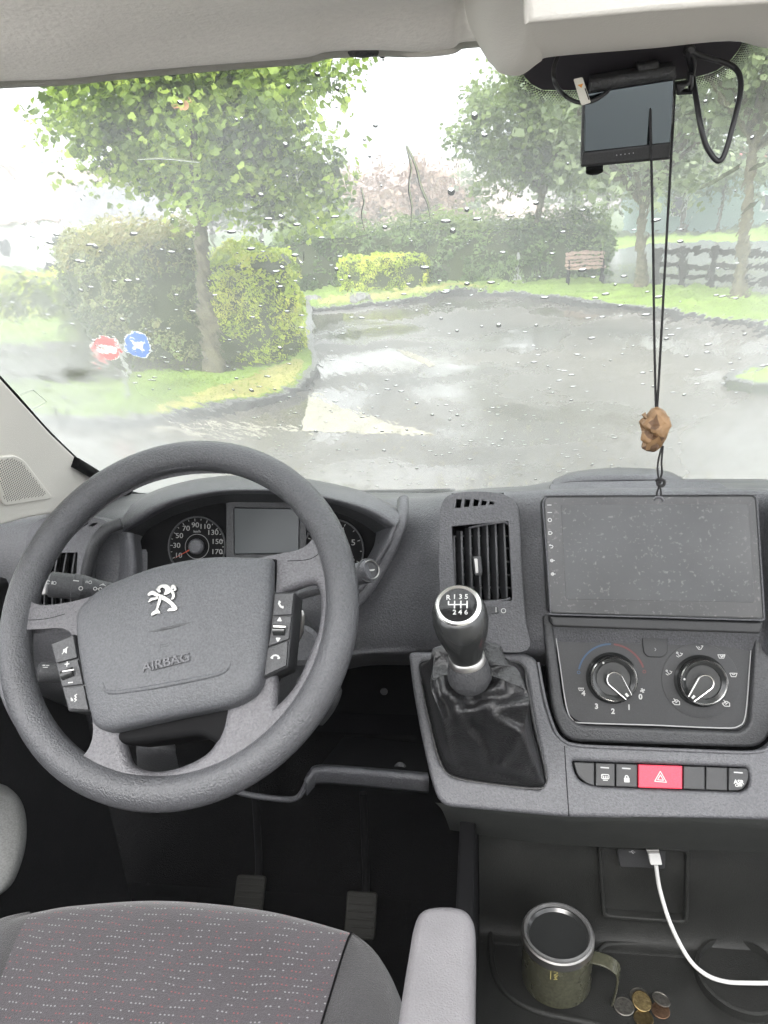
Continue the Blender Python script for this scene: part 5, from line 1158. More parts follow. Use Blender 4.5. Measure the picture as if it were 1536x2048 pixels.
tube('lead', [WS.pt(1374, 98, .01), WS.pt(1384, 150, .012), P(1392, 195, .57), P(1400, 245, .565), P(1412, 290, .565), P(1430, 318, .565), P(1442, 320, .565), P(1452, 300, .565), P(1466, 250, .565), P(1480, 190, .567), P(1480, 155, .57), P(1468, 135, .575), WS.pt(1440, 122, .012), WS.pt(1402, 112, .012), WS.pt(1380, 100, .010)], .0018, K['cable'], cb2, 10, n=8)
lathe('cable_clip', WS.pt(1378, 100, .008), V((0, -1, -.5)), [(.004, 0), (.003, .004), (0, .005)], K['cable'], cb2, 12)
tube('connector_lead', [WS.pt(1382, 104, .010), WS.pt(1388, 128, .012), P(1385, 150, .578)], .0016, K['cable'], cb2, 8)
ch = thing('hanging_charm', P(1310, 860, .56), 'carved wooden charm hanging on a black cord in front of the windscreen', 'ornament')
tube('cord', [P(1300, 150, .578), P(1301, 240, .574), P(1306, 480, .564), P(1309, 700, .561), P(1312, 822, .56)], .00085, K['cord'], ch, 6, n=4)
tube('cord', [P(1350, 170, .590), P(1346, 250, .58), P(1333, 480, .566), P(1321, 700, .561), P(1314, 822, .56)], .00085, K['cord'], ch, 6, n=4)
tube('cord', [P(1324, 892, .56), P(1316, 925, .56), P(1316, 950, .56), P(1320, 965, .56), P(1314, 985, .56), P(1313, 998, .56)], .0007, K['cord'], ch, 6, n=5)
tube('cord', [P(1326, 892, .56), P(1323, 925, .56), P(1324, 945, .56), P(1319, 965, .56), P(1322, 985, .56), P(1321, 998, .56)], .0007, K['cord'], ch, 6, n=5)
tube('knot', [P(1313, 962, .559), P(1318, 958, .557), P(1328, 962, .557), P(1327, 970, .557), P(1319, 972, .556), P(1315, 966, .557), P(1322, 963, .556)], .0012, K['cord'], ch, 8)
tube('end_bead', [P(1309, 1000, .56), P(1313, 995, .559), P(1322, 995, .559), P(1326, 1001, .56)], .0011, K['dash'], ch, 8)
# carved figure: faceted body
bm = bmesh.new(); bmesh.ops.create_icosphere(bm, subdivisions=4, radius=1)
CC = P(1309, 860, .56); sx, sy, sz = .0098, .0088, .0168
for v_ in bm.verts:
    p = v_.co.copy(); d = 1.0
    d += .16*noise.noise(p*1.9+V((3, 1, 4))) + .07*noise.noise(p*5)
    if p.x < 0: d += .10*sin(p.z*7.0)
    # deep cut under the brow and above the chin, seen from the left front
    d -= .42*math.exp(-(((p.z-.42)/.20)**2)-(((p.x+.15)/.36)**2))*(p.y < 0)
    d -= .38*math.exp(-(((p.z+.28+p.x*.35)/.13)**2))*(p.y < .2)*(1 if p.x < .45 else .2)
    d -= .30*math.exp(-(((p.z+.62)/.09)**2)-(((p.x+.7)/.4)**2))
    v_.co = V((p.x*sx*d*(1.0+.12*(p.z > .2)), p.y*sy*d, p.z*sz*(1+(d-1)*.4)))
me = bpy.data.meshes.new('carving'); bm.to_mesh(me); bm.free(); me.transform(Matrix.Translation(CC) @ Matrix.Rotation(R(6), 4, 'Y')); me.materials.append(K['wood']); me.materials.append(K['wood_shade'])
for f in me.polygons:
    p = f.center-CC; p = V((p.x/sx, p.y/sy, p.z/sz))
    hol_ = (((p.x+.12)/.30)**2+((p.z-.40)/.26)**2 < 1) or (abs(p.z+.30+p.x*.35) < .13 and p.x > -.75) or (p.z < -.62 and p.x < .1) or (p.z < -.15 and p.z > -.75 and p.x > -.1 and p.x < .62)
    f.material_index = 1 if (hol_ and p.y < .1) else 0  # hollow faces at the front take the painted shade
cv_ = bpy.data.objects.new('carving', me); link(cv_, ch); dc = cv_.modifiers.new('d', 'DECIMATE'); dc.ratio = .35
mesh('snout', [P(u, v, Y) for u, v, Y in ((1283, 829, .552), (1291, 824, .552), (1294, 838, .550), (1288, 838, .553), (1290, 831, .562))], [(0, 1, 2, 3), (0, 1, 4), (1, 2, 4), (2, 3, 4), (3, 0, 4)], K['wood'], cv_)
mesh('lower_jaw', [P(u, v, Y) for u, v, Y in ((1291, 901, .552), (1293, 889, .550), (1318, 872, .550), (1326, 890, .554), (1310, 898, .556), (1306, 886, .566))], [(0, 1, 2, 3, 4), (0, 1, 5), (1, 2, 5), (2, 3, 5), (3, 4, 5), (4, 0, 5)], K['wood'], cv_)
# ================================================================== OUTSIDE
def leaf_mat(name, cols_, tr=.35, rough=.45, nscale=.6):
    m, t, N, L, out = nodes(name)
    ge = N('ShaderNodeNewGeometry'); cr = N('ShaderNodeValToRGB'); els = cr.color_ramp.elements
    els[0].color = (*cols_[0], 1); els[1].color = (*cols_[-1], 1)
    for i, c in enumerate(cols_[1:-1]): e = els.new((i+1)/(len(cols_)-1)); e.color = (*c, 1)
    tc = N('ShaderNodeTexCoord'); n = N('ShaderNodeTexNoise'); n.inputs['Scale'].default_value = nscale; n.inputs['Detail'].default_value = 3; L(tc.outputs['Object'], n.inputs[0])
    a = N('ShaderNodeMath'); a.operation = 'MULTIPLY_ADD'; a.inputs[1].default_value = 2.3; a.inputs[2].default_value = -.92; L(n.outputs[0], a.inputs[0])  # foliage light contrast put into the colour: bright clumps, dark gaps
    b = N('ShaderNodeMath'); b.operation = 'MULTIPLY_ADD'; b.inputs[1].default_value = .6; b.use_clamp = True; L(ge.outputs['Random Per Island'], b.inputs[0]); L(a.outputs[0], b.inputs[2])
    L(b.outputs[0], cr.inputs[0])
    p = N('ShaderNodeBsdfPrincipled'); p.inputs['Roughness'].default_value = rough; L(cr.outputs[0], p.inputs['Base Color'])
    tl = N('ShaderNodeBsdfTranslucent'); L(cr.outputs[0], tl.inputs[0])
    mx = N('ShaderNodeMixShader'); mx.inputs[0].default_value = tr; L(p.outputs[0], mx.inputs[1]); L(tl.outputs[0], mx.inputs[2]); L(mx.outputs[0], out.inputs[0]); return m
K['leaf1'] = leaf_mat('plane_tree_leaf', [(.05, .085, .025), (.16, .24, .05), (.38, .52, .09), (.62, .74, .16)], .55, nscale=1.7)
K['leaf2'] = leaf_mat('park_tree_leaf', [(.08, .12, .05), (.18, .25, .08), (.34, .43, .14)], .55, nscale=.9)
K['hedge_y'] = leaf_mat('yellow_privet_leaf', [(.24, .34, .04), (.42, .54, .05), (.58, .68, .07), (.72, .72, .12)], .35, nscale=1.6)
K['hedge_d'] = leaf_mat('dark_hedge_leaf', [(.06, .10, .035), (.12, .19, .06), (.24, .33, .11)], .3, nscale=1.0)
K['hedge_o'] = leaf_mat('mixed_shrub_leaf', [(.07, .11, .045), (.16, .22, .08), (.30, .30, .12), (.30, .38, .13)], .3, nscale=1.2)
K['hedge_t'] = leaf_mat('russet_shrub_leaf', [(.20, .23, .07), (.36, .36, .12), (.46, .38, .15)], .3, nscale=1.4)
K['pale'] = leaf_mat('far_leaf', [(.14, .19, .09), (.30, .36, .18)], .3, nscale=.3)
K['rust'] = leaf_mat('autumn_leaf', [(.26, .17, .13), (.38, .25, .19), (.44, .33, .24)], .3, nscale=.3)
K['core'] = mat('twigs_inside', (.06, .075, .03), .9)
K['bark'] = mat('mottled_bark', (.12, .108, .07), .8, 1, 40, .45, 9)
def leaves(name, pts, size, m, par, shape='maple', seed=1):
    rr_ = random.Random(seed); vs_ = []; fs = []
    MP_ = [(0, 0), (.35, -.05), (.55, .25), (.38, .38), (.30, .8), (.08, .62), (0, 1.0), (-.08, .62), (-.30, .8), (-.38, .38), (-.55, .25), (-.35, -.05)]
    OV = [(0, 0), (.3, .35), (.22, .75), (0, 1), (-.22, .75), (-.3, .35)]
    sh = MP_ if shape == 'maple' else OV
    for p, nrm in pts:
        n = (nrm*.8 + V((rr_.gauss(0, .6), rr_.gauss(0, .6), rr_.gauss(.35, .5)))).normalized()
        x = n.orthogonal().normalized(); a = rr_.uniform(0, 2*pi); y = n.cross(x); x, y = x*cos(a)+y*sin(a), y*cos(a)-x*sin(a)
        s = size*rr_.uniform(.6, 1.25); i = len(vs_); k = rr_.uniform(-.25, .25)
        for u, v in sh: vs_.append(p + x*u*s + y*(v-.4)*s + n*(abs(u)*k*s))
        fs.append(tuple(range(i, i+len(sh))))
    me = bpy.data.meshes.new(name); me.from_pydata([tuple(q) for q in vs_], [], fs); me.materials.append(m)
    o = bpy.data.objects.new(name, me); return link(o, par)
def tree(name, base, h_tr, r_tr, blobs, nl, size, m, lab, cat='tree', group=None, seed=1, shape='maple', lean=(0, 0), clusters=70, spread=.42):
    t = thing(name, base, lab, cat, group); rr_ = random.Random(seed)
    top = base+V((lean[0], lean[1], h_tr))
    pts = [base+V((0, 0, -.1)), base+V((lean[0]*.1+.02, 0, h_tr*.25)), base.lerp(top, .55)+V((-.03, 0, 0)), top, top+V((lean[0]*.3, 0, h_tr*.45))]
    tr = tube('trunk', pts, lambda q: r_tr*(1.35-.45*min(q*6, 1) - .50*q), K['bark'], t, 12, n=6)
    cen = []
    for _ in range(clusters):
        b = rr_.choices(blobs, [q[3]*q[4]*q[5] for q in blobs])[0]
        d = V((rr_.gauss(0, 1), rr_.gauss(0, 1), rr_.gauss(0, 1))).normalized(); q = rr_.random()**.33
        cen.append(base+V((b[0]+d.x*b[3]*q*.9, b[1]+d.y*b[4]*q*.9, b[2]+d.z*b[5]*q*.9)))
    for i, c in enumerate(cen[:16]):
        s = top + V((0, 0, rr_.uniform(-.1, .4)*h_tr*.5)); mid = s.lerp(c, .5)+V((rr_.uniform(-.15, .15), 0, rr_.uniform(-.1, .2)))
        tube('limb', [s, mid, c], lambda q: r_tr*.32*(1-.75*q), K['bark'], tr, 6, n=3)
    pts = []
    for _ in range(nl):
        c = rr_.choice(cen); d = V((rr_.gauss(0, 1), rr_.gauss(0, 1), rr_.gauss(0, .75)))*spread
        pts.append((c+d, V((0, 0, 1))*.4+d.normalized()*.6))
    leaves('crown', pts, size, m, t, shape, seed+3); return t
def hedge(name, base_pts, z0, z1, depth, nl, size, m, lab, seed=1, group=None, top_m=None, top_n=0, cat='hedge', rough=.10, back=None, zf=None):
    """clipped hedge: footprint polygon (world xy), uneven leafy skin over a twig core"""
    rr_ = random.Random(seed); P2 = [V((p.x, p.y)) for p in base_pts]; c = sum(P2, V((0, 0)))/len(P2)
    t = thing(name, V((c.x, c.y, z0)), lab, cat, group)
    n = len(P2); vs_ = []; fs = []
    for s, z in ((.93, z0), (.95, z0+(z1-z0)*.5), (.93, z0+(z1-z0)*.88), (.7, z1-.06)):
        for p in P2: q = c+(p-c)*s; vs_.append(V((q.x, q.y, z)))
    for j in range(3):
        for i in range(n): fs.append((j*n+i, j*n+(i+1) % n, (j+1)*n+(i+1) % n, (j+1)*n+i))
    fs.append(tuple(3*n+i for i in range(n))); mesh('twigs', vs_, fs, K['core'], t)
    L_ = [(P2[(i+1) % n]-P2[i]).length for i in range(n)]; pts = []; tp = []
    x0, x1 = min(p.x for p in P2), max(p.x for p in P2); y0, y1 = min(p.y for p in P2), max(p.y for p in P2)
    def off(p): return noise.noise(p*1.7)*rough*1.6+noise.noise(p*4.5)*rough
    pl2 = [tuple(p) for p in P2]
    for _ in range(nl):
        if rr_.random() < .62:
            i = rr_.choices(range(n), L_)[0]; q = P2[i].lerp(P2[(i+1) % n], rr_.random()); d = P2[(i+1) % n]-P2[i]; nn = V((d.y, -d.x)).normalized()
            if nn.dot(q-c) < 0: nn = -nn
            k = rr_.random(); z = z0+(z1-z0)*k; rnd_in = 1.1*(z1-z0)*max(0, k-.78)**1.6*1.6
            p = V((q.x, q.y, z)); o_ = off(p)-rr_.random()*.06-rnd_in; p += V((nn.x, nn.y, 0))*o_; pts.append((p, V((nn.x, nn.y, .3))))
        else:
            for _t in range(20):
                q = (rr_.uniform(x0, x1), rr_.uniform(y0, y1))
                if inside(q, pl2): break
            ed_ = min(((P2[j]+(P2[(j+1) % n]-P2[j])*max(0, min(1, (V(q)-P2[j]).dot(P2[(j+1) % n]-P2[j])/(P2[(j+1) % n]-P2[j]).length_squared)))-V(q)).length for j in range(n)); p = V((q[0], q[1], z1-.28*max(0, 1-ed_/.45)**2)); e = off(p)*1.4; tp.append((p+V((0, 0, e-rr_.random()*.06)), V((0, 0, 1))))
    leaves('foliage', pts+(tp if not top_m else []), size, m, t, 'oval', seed)
    if top_m: leaves('top_growth', tp+[(p+V((rr_.gauss(0, .04), rr_.gauss(0, .04), rr_.uniform(0, top_n))), n_) for p, n_ in tp], size, top_m, t, 'oval', seed+1)
    return t
# ---- ground surfaces
def asphalt():
    m, t, N, L, out = nodes('wet_asphalt'); b = N('ShaderNodeBsdfPrincipled'); L(b.outputs[0], out.inputs[0])
    tc = N('ShaderNodeTexCoord')
    def no(s, d=4, dist=0, stretch=None):
        n = N('ShaderNodeTexNoise'); n.inputs['Scale'].default_value = s; n.inputs['Detail'].default_value = d; n.inputs['Distortion'].default_value = dist
        if stretch: mp = N('ShaderNodeMapping'); mp.inputs['Scale'].default_value = stretch; L(tc.outputs['Object'], mp.inputs[0]); L(mp.outputs[0], n.inputs[0])
        else: L(tc.outputs['Object'], n.inputs[0])
        return n.outputs[0]
    def ramp(x, a, b_, ca, cb):
        r_ = N('ShaderNodeValToRGB'); r_.color_ramp.elements[0].position = a; r_.color_ramp.elements[1].position = b_
        r_.color_ramp.elements[0].color = (*ca, 1); r_.color_ramp.elements[1].color = (*cb, 1); L(x, r_.inputs[0]); return r_.outputs[0]
    pud = ramp(no(.38, 6, .6), .44, .58, (0, 0, 0), (1, 1, 1))
    big = ramp(no(.22, 6, .5), .42, .60, (.135, .127, .113), (.072, .07, .064)); fine = ramp(no(70, 2), .38, .66, (.6, .6, .6), (1.5, 1.46, 1.4))
    mu = N('ShaderNodeMixRGB'); mu.blend_type = 'MULTIPLY'; mu.inputs[0].default_value = 1; L(big, mu.inputs[1]); L(fine, mu.inputs[2])
    lf = ramp(no(9, 3, 1.2), .69, .72, (0, 0, 0), (1, 1, 1)); l2 = N('ShaderNodeMixRGB'); L(lf, l2.inputs[0]); L(mu.outputs[0], l2.inputs[1]); l2.inputs[2].default_value = (.14, .125, .07, 1)
    L(l2.outputs[0], b.inputs['Base Color'])
    rg = N('ShaderNodeMapRange'); rg.inputs[3].default_value = .45; rg.inputs[4].default_value = .07; L(pud, rg.inputs[0]); L(rg.outputs[0], b.inputs['Roughness'])
    b.inputs['Specular IOR Level'].default_value = .36
    bp = N('ShaderNodeBump'); bp.inputs['Distance'].default_value = .004; st = N('ShaderNodeMapRange'); st.inputs[3].default_value = .8; st.inputs[4].default_value = .05; L(pud, st.inputs[0]); L(st.outputs[0], bp.inputs['Strength'])
    L(no(90, 2), bp.inputs['Height'])
    b2 = N('ShaderNodeBump'); b2.inputs['Distance'].default_value = .02; b2.inputs['Strength'].default_value = .25; L(no(3.5, 4), b2.inputs['Height']); L(bp.outputs[0], b2.inputs['Normal']); L(b2.outputs[0], b.inputs['Normal']); return m
K['asphalt'] = asphalt()
K['grass'] = mat('lawn', (.17, .25, .045), .9, 1, 60, .35, 1.2)
K['grassy'] = mat('dry_lawn', (.30, .28, .09), .9, 1, 60, .3, 1.5)
K['soil'] = mat('wet_soil', (.05, .045, .035), .6, 1, 30, .3, 4)
K['kerb'] = mat('wet_kerb_stone', (.10, .10, .095), .35, .5, 60, .3, 6)
K['roadpaint'] = mat('worn_road_paint', (.27, .255, .20), .75, .6, 50, .22, 5)
K['meadow'] = mat('far_grass', (.10, .14, .05), .9, 0, 1, .3, .05)
def flat(name, pts, z, m, kind='structure'):
    o = mesh(name, [V((p.x, p.y, z)) for p in pts], [tuple(range(len(pts)))], m); o['kind'] = kind; return o
tag(mesh('ground', [V((x, y, -.02)) for x, y in ((-400, -60), (400, -60), (400, 700), (-400, 700))], [(0, 1, 2, 3)], K['meadow']), kind='structure')
tag(mesh('road', [V((x, y, 0)) for x, y in ((-30, -20), (40, -20), (40, 34), (-30, 34))], [(0, 1, 2, 3)], K['asphalt']), kind='structure')
def lawn(name, px_, extra, closed_kerb, m, hgt=.10):
    fr_ = [G(u, v, hgt) for u, v in px_]; fr2 = [V(p) for p in spl([tuple(p) for p in fr_], 4)]; pts = fr2+extra
    n = len(pts); vs_ = [V((p.x, p.y, hgt)) for p in pts]+[V((p.x, p.y, -.05)) for p in pts]
    fs = [tuple(range(n))]+[(i, (i+1) % n, n+(i+1) % n, n+i) for i in range(n)]
    o = mesh(name, vs_, fs, m); o['kind'] = 'structure'
    # kerb along the front
    k = 0; run = V((0, 0, 0)); acc = 0
    outv = []; kf = []
    for i, p in enumerate(fr2):
        a, b = fr2[max(i-1, 0)], fr2[min(i+1, len(fr2)-1)]; d = (b-a).normalized(); nn = V((d.y, -d.x, 0))
        for q, z in ((.0, -.03), (.0, hgt+.012), (.10, hgt+.012), (.12, hgt-.01), (.12, -.03)): outv.append(V((p.x, p.y, z))+nn*q)
        if i: kf += [((i-1)*5+j, (i-1)*5+j+1, i*5+j+1, i*5+j) for j in range(4)]
    kb_ = mesh(name+'_kerb', outv, kf, K['kerb'], None, False); kb_['kind'] = 'structure'
    return pts
A_ = lawn('island_lawn', [(-160, 770), (-60, 800), (60, 822), (150, 832), (240, 832), (330, 826), (430, 810), (520, 790), (580, 770), (610, 748), (622, 720), (614, 690), (612, 640), (612, 604)], [V((-5.6, 20.5, .1)), V((-20, 20.5, .1)), V((-20, 9.0, .1))], False, K['grass'])
far = [(560, 620), (640, 610), (720, 602), (790, 598), (860, 588), (930, 579), (985, 578), (1040, 584), (1100, 592), (1180, 602), (1260, 612), (1340, 622), (1440, 634), (1536, 650), (1700, 680), (1900, 720)]
B_ = lawn('park_lawn', far, [V((30, 10, .1)), V((34, 46, .1)), V((-22, 46, .1)), V((-22, 21.5, .1)), V((-7, 21.2, .1))], False, K['grass'])
C_ = lawn('corner_lawn', [(1800, 810), (1600, 782), (1500, 768), (1458, 760), (1450, 750), (1480, 738), (1530, 722), (1600, 705), (1800, 680)], [V((12, 9, .1))], False, K['grass'])
# dry strips and soil bed
def strip(name, px_, m, z): flat(name, [G(u, v, z) for u, v in px_], z, m)
strip('dry_grass_verge', spl([(640, 604), (720, 597), (800, 590), (930, 574), (990, 572), (930, 568), (850, 572), (760, 582), (650, 592)], 3, True), K['grassy'], .104)
strip('dry_grass_edge', spl([(300, 824), (430, 804), (520, 784), (580, 764), (606, 740), (602, 715), (560, 728), (480, 760), (400, 785)], 3, True), K['grassy'], .104)
strip('soil_bed', spl([(-80, 740), (60, 762), (160, 765), (300, 742), (430, 738), (560, 722), (560, 690), (300, 690), (0, 690)], 3, True), K['soil'], .106)
# grass blades
def blades(name, test, n, seed, lab, hmax=.05):
    rr_ = random.Random(seed); vs_ = []; fs = []
    for _ in range(n):
        p = test(rr_)
        if p is None: continue
        a = rr_.uniform(0, pi); h = rr_.uniform(.3, 1)*hmax; w_ = .004; lx, ly = rr_.gauss(0, .35)*h, rr_.gauss(0, .35)*h; i = len(vs_)
        vs_ += [V((p[0]-w_*cos(a), p[1]-w_*sin(a), .10)), V((p[0]+w_*cos(a), p[1]+w_*sin(a), .10)), V((p[0]+lx, p[1]+ly, .10+h))]; fs.append((i, i+1, i+2))
    me = bpy.data.meshes.new(name); me.from_pydata([tuple(q) for q in vs_], [], fs); me.materials.append(K['blade'])
    o = bpy.data.objects.new(name, me); link(o); tag(o, lab, 'grass', kind='stuff')
K['blade'] = leaf_mat('grass_blade', [(.10, .17, .03), (.17, .26, .05), (.28, .30, .09)], .3, nscale=.9)
Ap = [(p.x, p.y) for p in A_]; Bp = [(p.x, p.y) for p in B_]
def tA(r_):
    q = (r_.uniform(-9, -1.5), r_.uniform(7.0, 12.5)); return q if inside(q, Ap) else None
def tB(r_):
    q = (r_.uniform(-6, 9), r_.uniform(12, 25)); return q if inside(q, Bp) else None
blades('island_grass', tA, 26000, 4, 'short grass of the kerbed island beside the two round signs')
blades('park_grass', tB, 26000, 5, 'short grass of the lawn beyond the car park', .06)
# road markings
strip('painted_triangle', [(624, 786), (650, 800), (760, 836), (872, 868), (760, 868), (600, 862)], K['roadpaint'], .004)
strip('painted_line', [(305, 850), (420, 855), (598, 857), (596, 864), (420, 864), (308, 860)], K['roadpaint'], .004)
strip('faded_marking', [(800, 700), (850, 716), (872, 735), (858, 735), (806, 712), (788, 706)], K['roadpaint'], .004)
# ---- hedges
hx = lambda u, v: G(u, v, .1)

def bk(u, v, dy): q = hx(u, v); d = V((q.x, q.y)).normalized()*dy; return V((q.x+d.x, q.y+d.y, 0))
hedge('yellow_hedge', [hx(428, 722), hx(520, 726), hx(598, 712), bk(606, 706, .6), bk(607, 706, 2.0), bk(440, 712, 2.2)], .1, 1.55, 0, 19000, .062, K['hedge_y'], 'bright yellow-green clipped hedge to the right of the leaning tree trunk', seed=2)
hedge('mixed_shrubbery', [hx(165, 700), hx(240, 720), hx(330, 722), hx(424, 718), bk(428, 712, 2.2), bk(330, 716, 3.2), bk(150, 700, 2.8)], .1, 1.82, 0, 21000, .06, K['hedge_o'], 'big mixed green and russet shrubbery behind the two round signs', seed=3, top_m=K['hedge_t'], top_n=.22, rough=.22)
hedge('low_left_hedge', [hx(-300, 640), hx(-60, 640), hx(150, 636), bk(200, 630, 1.5), bk(200, 630, 4), bk(-300, 630, 4)], .1, 1.0, 0, 9000, .08, K['hedge_y'], 'low pale hedge at the misted left edge of the windscreen', seed=4)
a, b = hx(682, 582), hx(852, 570)
hedge('small_yellow_hedge', [V((a.x, a.y, 0)), V(((a.x+b.x)/2, a.y-.1, 0)), V((b.x, b.y, 0)), V((b.x+.1, b.y+1.3, 0)), V((a.x, a.y+1.5, 0))], .1, .92, 0, 11000, .06, K['hedge_y'], 'small yellow-topped box hedge in front of the long dark hedge', seed=5, rough=.04)
hedge('long_dark_hedge', [bk(560, 590, 1.5), bk(700, 582, 1.9), bk(900, 572, 1.0), bk(1060, 562, .4), hx(1215, 552), bk(1215, 552, 2.0), bk(1060, 562, 2.8), bk(820, 572, 3.8), bk(560, 585, 4.0)], .1, 1.48, 0, 24000, .10, K['hedge_d'], 'long dark hedge across the back of the car park', seed=6, rough=.16, top_m=K['leaf2'], top_n=.35)
# ---- trees
b1 = G(428, 738, .1)
tt = P(400, 425, b1.y)
t1 = tree('plane_tree', b1, tt.z-.1, .14, [(-.75, .1, 3.0, 1.0, 1.2, .85), (.35, .0, 3.0, 1.25, 1.3, 1.0), (1.45, .2, 2.9, .95, 1.1, 1.1), (.1, .1, 3.9, 1.6, 1.4, .9), (.6, -.3, 2.35, .95, .7, .5), (1.6, .1, 2.2, .55, .6, .55)], 27000, .088, K['leaf1'],
          'broad-leaved tree with a leaning mottled trunk on the grass island, nearest the van', seed=11, lean=(tt.x-b1.x, .0), clusters=110, spread=.24)
lf = leaves('withered_leaf', [(P(362, 212, 8.6), V((0, -3, 0)))], .24, mat('withered_leaf', (.42, .2, .1), .6), t1, 'maple', 8)
b2 = G(1078, 556, .1)
tree('park_tree', b2, 2.1, .13, [(-.9, 0, 3.6, 1.5, 1.5, 1.3), (.9, 0, 3.5, 1.4, 1.4, 1.2), (.1, 0, 4.6, 1.4, 1.4, 1.1), (-1.4, 0, 2.8, .9, 1, .6), (1.2, 0, 2.9, 1, 1, .8)], 11000, .13, K['leaf2'],
     'round-headed young tree standing left of the park bench', seed=12, clusters=80, spread=.30)
b3 = G(1280, 572, .1)
tree('park_tree', b3, 1.7, .16, [(0, 0, 3.3, 1.7, 1.6, 1.4), (-1.2, .5, 4.4, 1.4, 1.4, 1.0), (1.2, 0, 4.0, 1.4, 1.4, 1.2)], 3600, .16, K['pale'], 'misty tree right of the bench, behind the hanging cord', seed=13, clusters=60, spread=.42)
b4 = G(1476, 594, .1)
tree('park_tree', b4, 2.6, .17, [(.4, 0, 4.2, 1.7, 1.5, 1.1), (-1.0, .2, 4.5, 1.2, 1.2, .8), (1.6, 0, 3.6, 1.0, 1.0, .9)], 3200, .15, K['pale'], 'thick-trunked tree in front of the rail fence at the right edge', seed=14, clusters=60, spread=.42)
# ---- signs
def sign(u, v, Y, r_, pl, m, par, name, lab):
    c = P(u, v, Y); q = PL(c, 0, R(12))
    d = slab(name, q, [circ(0, 0, r_)], -.012, 0, K['signwhite'], par, .002, px=False); d['label'] = lab
    slab('sign_face', q, [circ(0, 0, r_*.92)], .0, .003, m, d, .0005, px=False); return q, d
sb = G(256, 790, .1)
sgn = thing('road_sign', sb, 'low post with a red no-entry disc and a blue arrow disc on the grass island', 'road sign')
Ys = sb.y
tube('post', [V((sb.x, sb.y, .0)), V((P(243, 700, Ys).x, Ys, P(243, 690, Ys).z))], .028, mat('galvanised_post', (.42, .42, .42), .4, metal=.6), sgn, 10, n=1)
tube('cross_arm', [P(215, 700, Ys+.02), P(275, 694, Ys+.02)], .018, K['dimwhite'], sgn, 8, n=1)
q, d = sign(213, 700, Ys-.03, .165, None, mat('sign_red', (.55, .03, .03), .4), sgn, 'no_entry_disc', 'red disc with a white bar')
slab('white_bar', q, [[(-.11, -.026), (.11, -.026), (.11, .026), (-.11, .026)]], .003, .006, K['signwhite'], d, .0005, px=False)
q, d = sign(275, 690, Ys-.03, .165, None, mat('sign_blue', (.02, .12, .5), .4), sgn, 'keep_direction_disc', 'blue disc with white arrows')
for rot in (0.5, 2.3):
    cr_, sr_ = cos(rot), sin(rot)
    slab('arrow', q, [[(x*cr_-y*sr_, x*sr_+y*cr_) for x, y in ((-.10, -.013), (.03, -.013), (.03, -.042), (.105, 0), (.03, .042), (.03, .013), (-.10, .013))]], .003, .006+.001*rot, K['signwhite'], d, .0005, px=False)
# ---- bench
bb = G(1172, 568, .1); bw_ = .95
bench = thing('park_bench', bb, 'slatted park bench with dark iron legs on the lawn before the hedge', 'bench')
K['benchwood'] = mat('bench_wood', (.32, .22, .17), .5, .3, 40, .15, 5)
for k in range(4): box('slat', (bb.x, bb.y+.02+k*.11, .46), (bw_, .085, .03), K['benchwood'], bench, .004)
for k in range(4): box('backrest_slat', (bb.x, bb.y+.42+k*.03, .53+k*.09), (bw_, .03, .07), K['benchwood'], bench, .004, Matrix.Rotation(R(-18), 3, 'X'))
for s in (-1, 1):
    x = bb.x+s*bw_*.42
    tube('leg', [V((x, bb.y-.02, .1)), V((x, bb.y+.02, .35)), V((x, bb.y+.03, .44)), V((x, bb.y+.4, .44)), V((x, bb.y+.53, .86))], .025, K['black'], bench, 6, n=3)
    tube('leg', [V((x, bb.y+.46, .1)), V((x, bb.y+.38, .3)), V((x, bb.y+.38, .44))], .025, K['black'], bench, 6, n=3)
    tube('armrest', [V((x, bb.y-.0, .44)), V((x, bb.y-.02, .64)), V((x, bb.y+.2, .67)), V((x, bb.y+.46, .66))], .02, K['black'], bench, 6, n=3)
# ---- boulders, marker post
def rock(u, v, s, lab, seed):
    bm = bmesh.new(); bmesh.ops.create_icosphere(bm, subdivisions=3, radius=1); o_ = V((seed*3.1, 0, 0))
    for q in bm.verts: d = 1+.35*noise.noise(q.co*1.3+o_)+.1*noise.noise(q.co*4+o_); q.co = V((q.co.x*s*1.25*d, q.co.y*s*d, q.co.z*s*.8*d))
    me = bpy.data.meshes.new('boulder'); bm.to_mesh(me); bm.free(); me.materials.append(mat('wet_boulder', (.16, .155, .15), .4, .8, 20, .4, 6))
    g_ = G(u, v, .0); o = bpy.data.objects.new('boulder', me); o.location = g_+V((0, 0, s*.35)); link(o); tag(o, lab, 'boulder', 'boulders at the mouth of the lane')
rock(626, 608, .2, 'smooth grey boulder against the end of the yellow hedge', 1); rock(726, 606, .24, 'lumpy dark boulder on the verge before the small hedge', 2)
pp = G(1037, 560, .1); ps = thing('marker_post', pp, 'thin white marker post before the dark hedge', 'post')
box('shaft', (pp.x, pp.y, .42), (.05, .05, .64), K['grey'], ps, .01); box('post_cap', (pp.x, pp.y, .76), (.065, .065, .04), K['grey'], ps, .01)
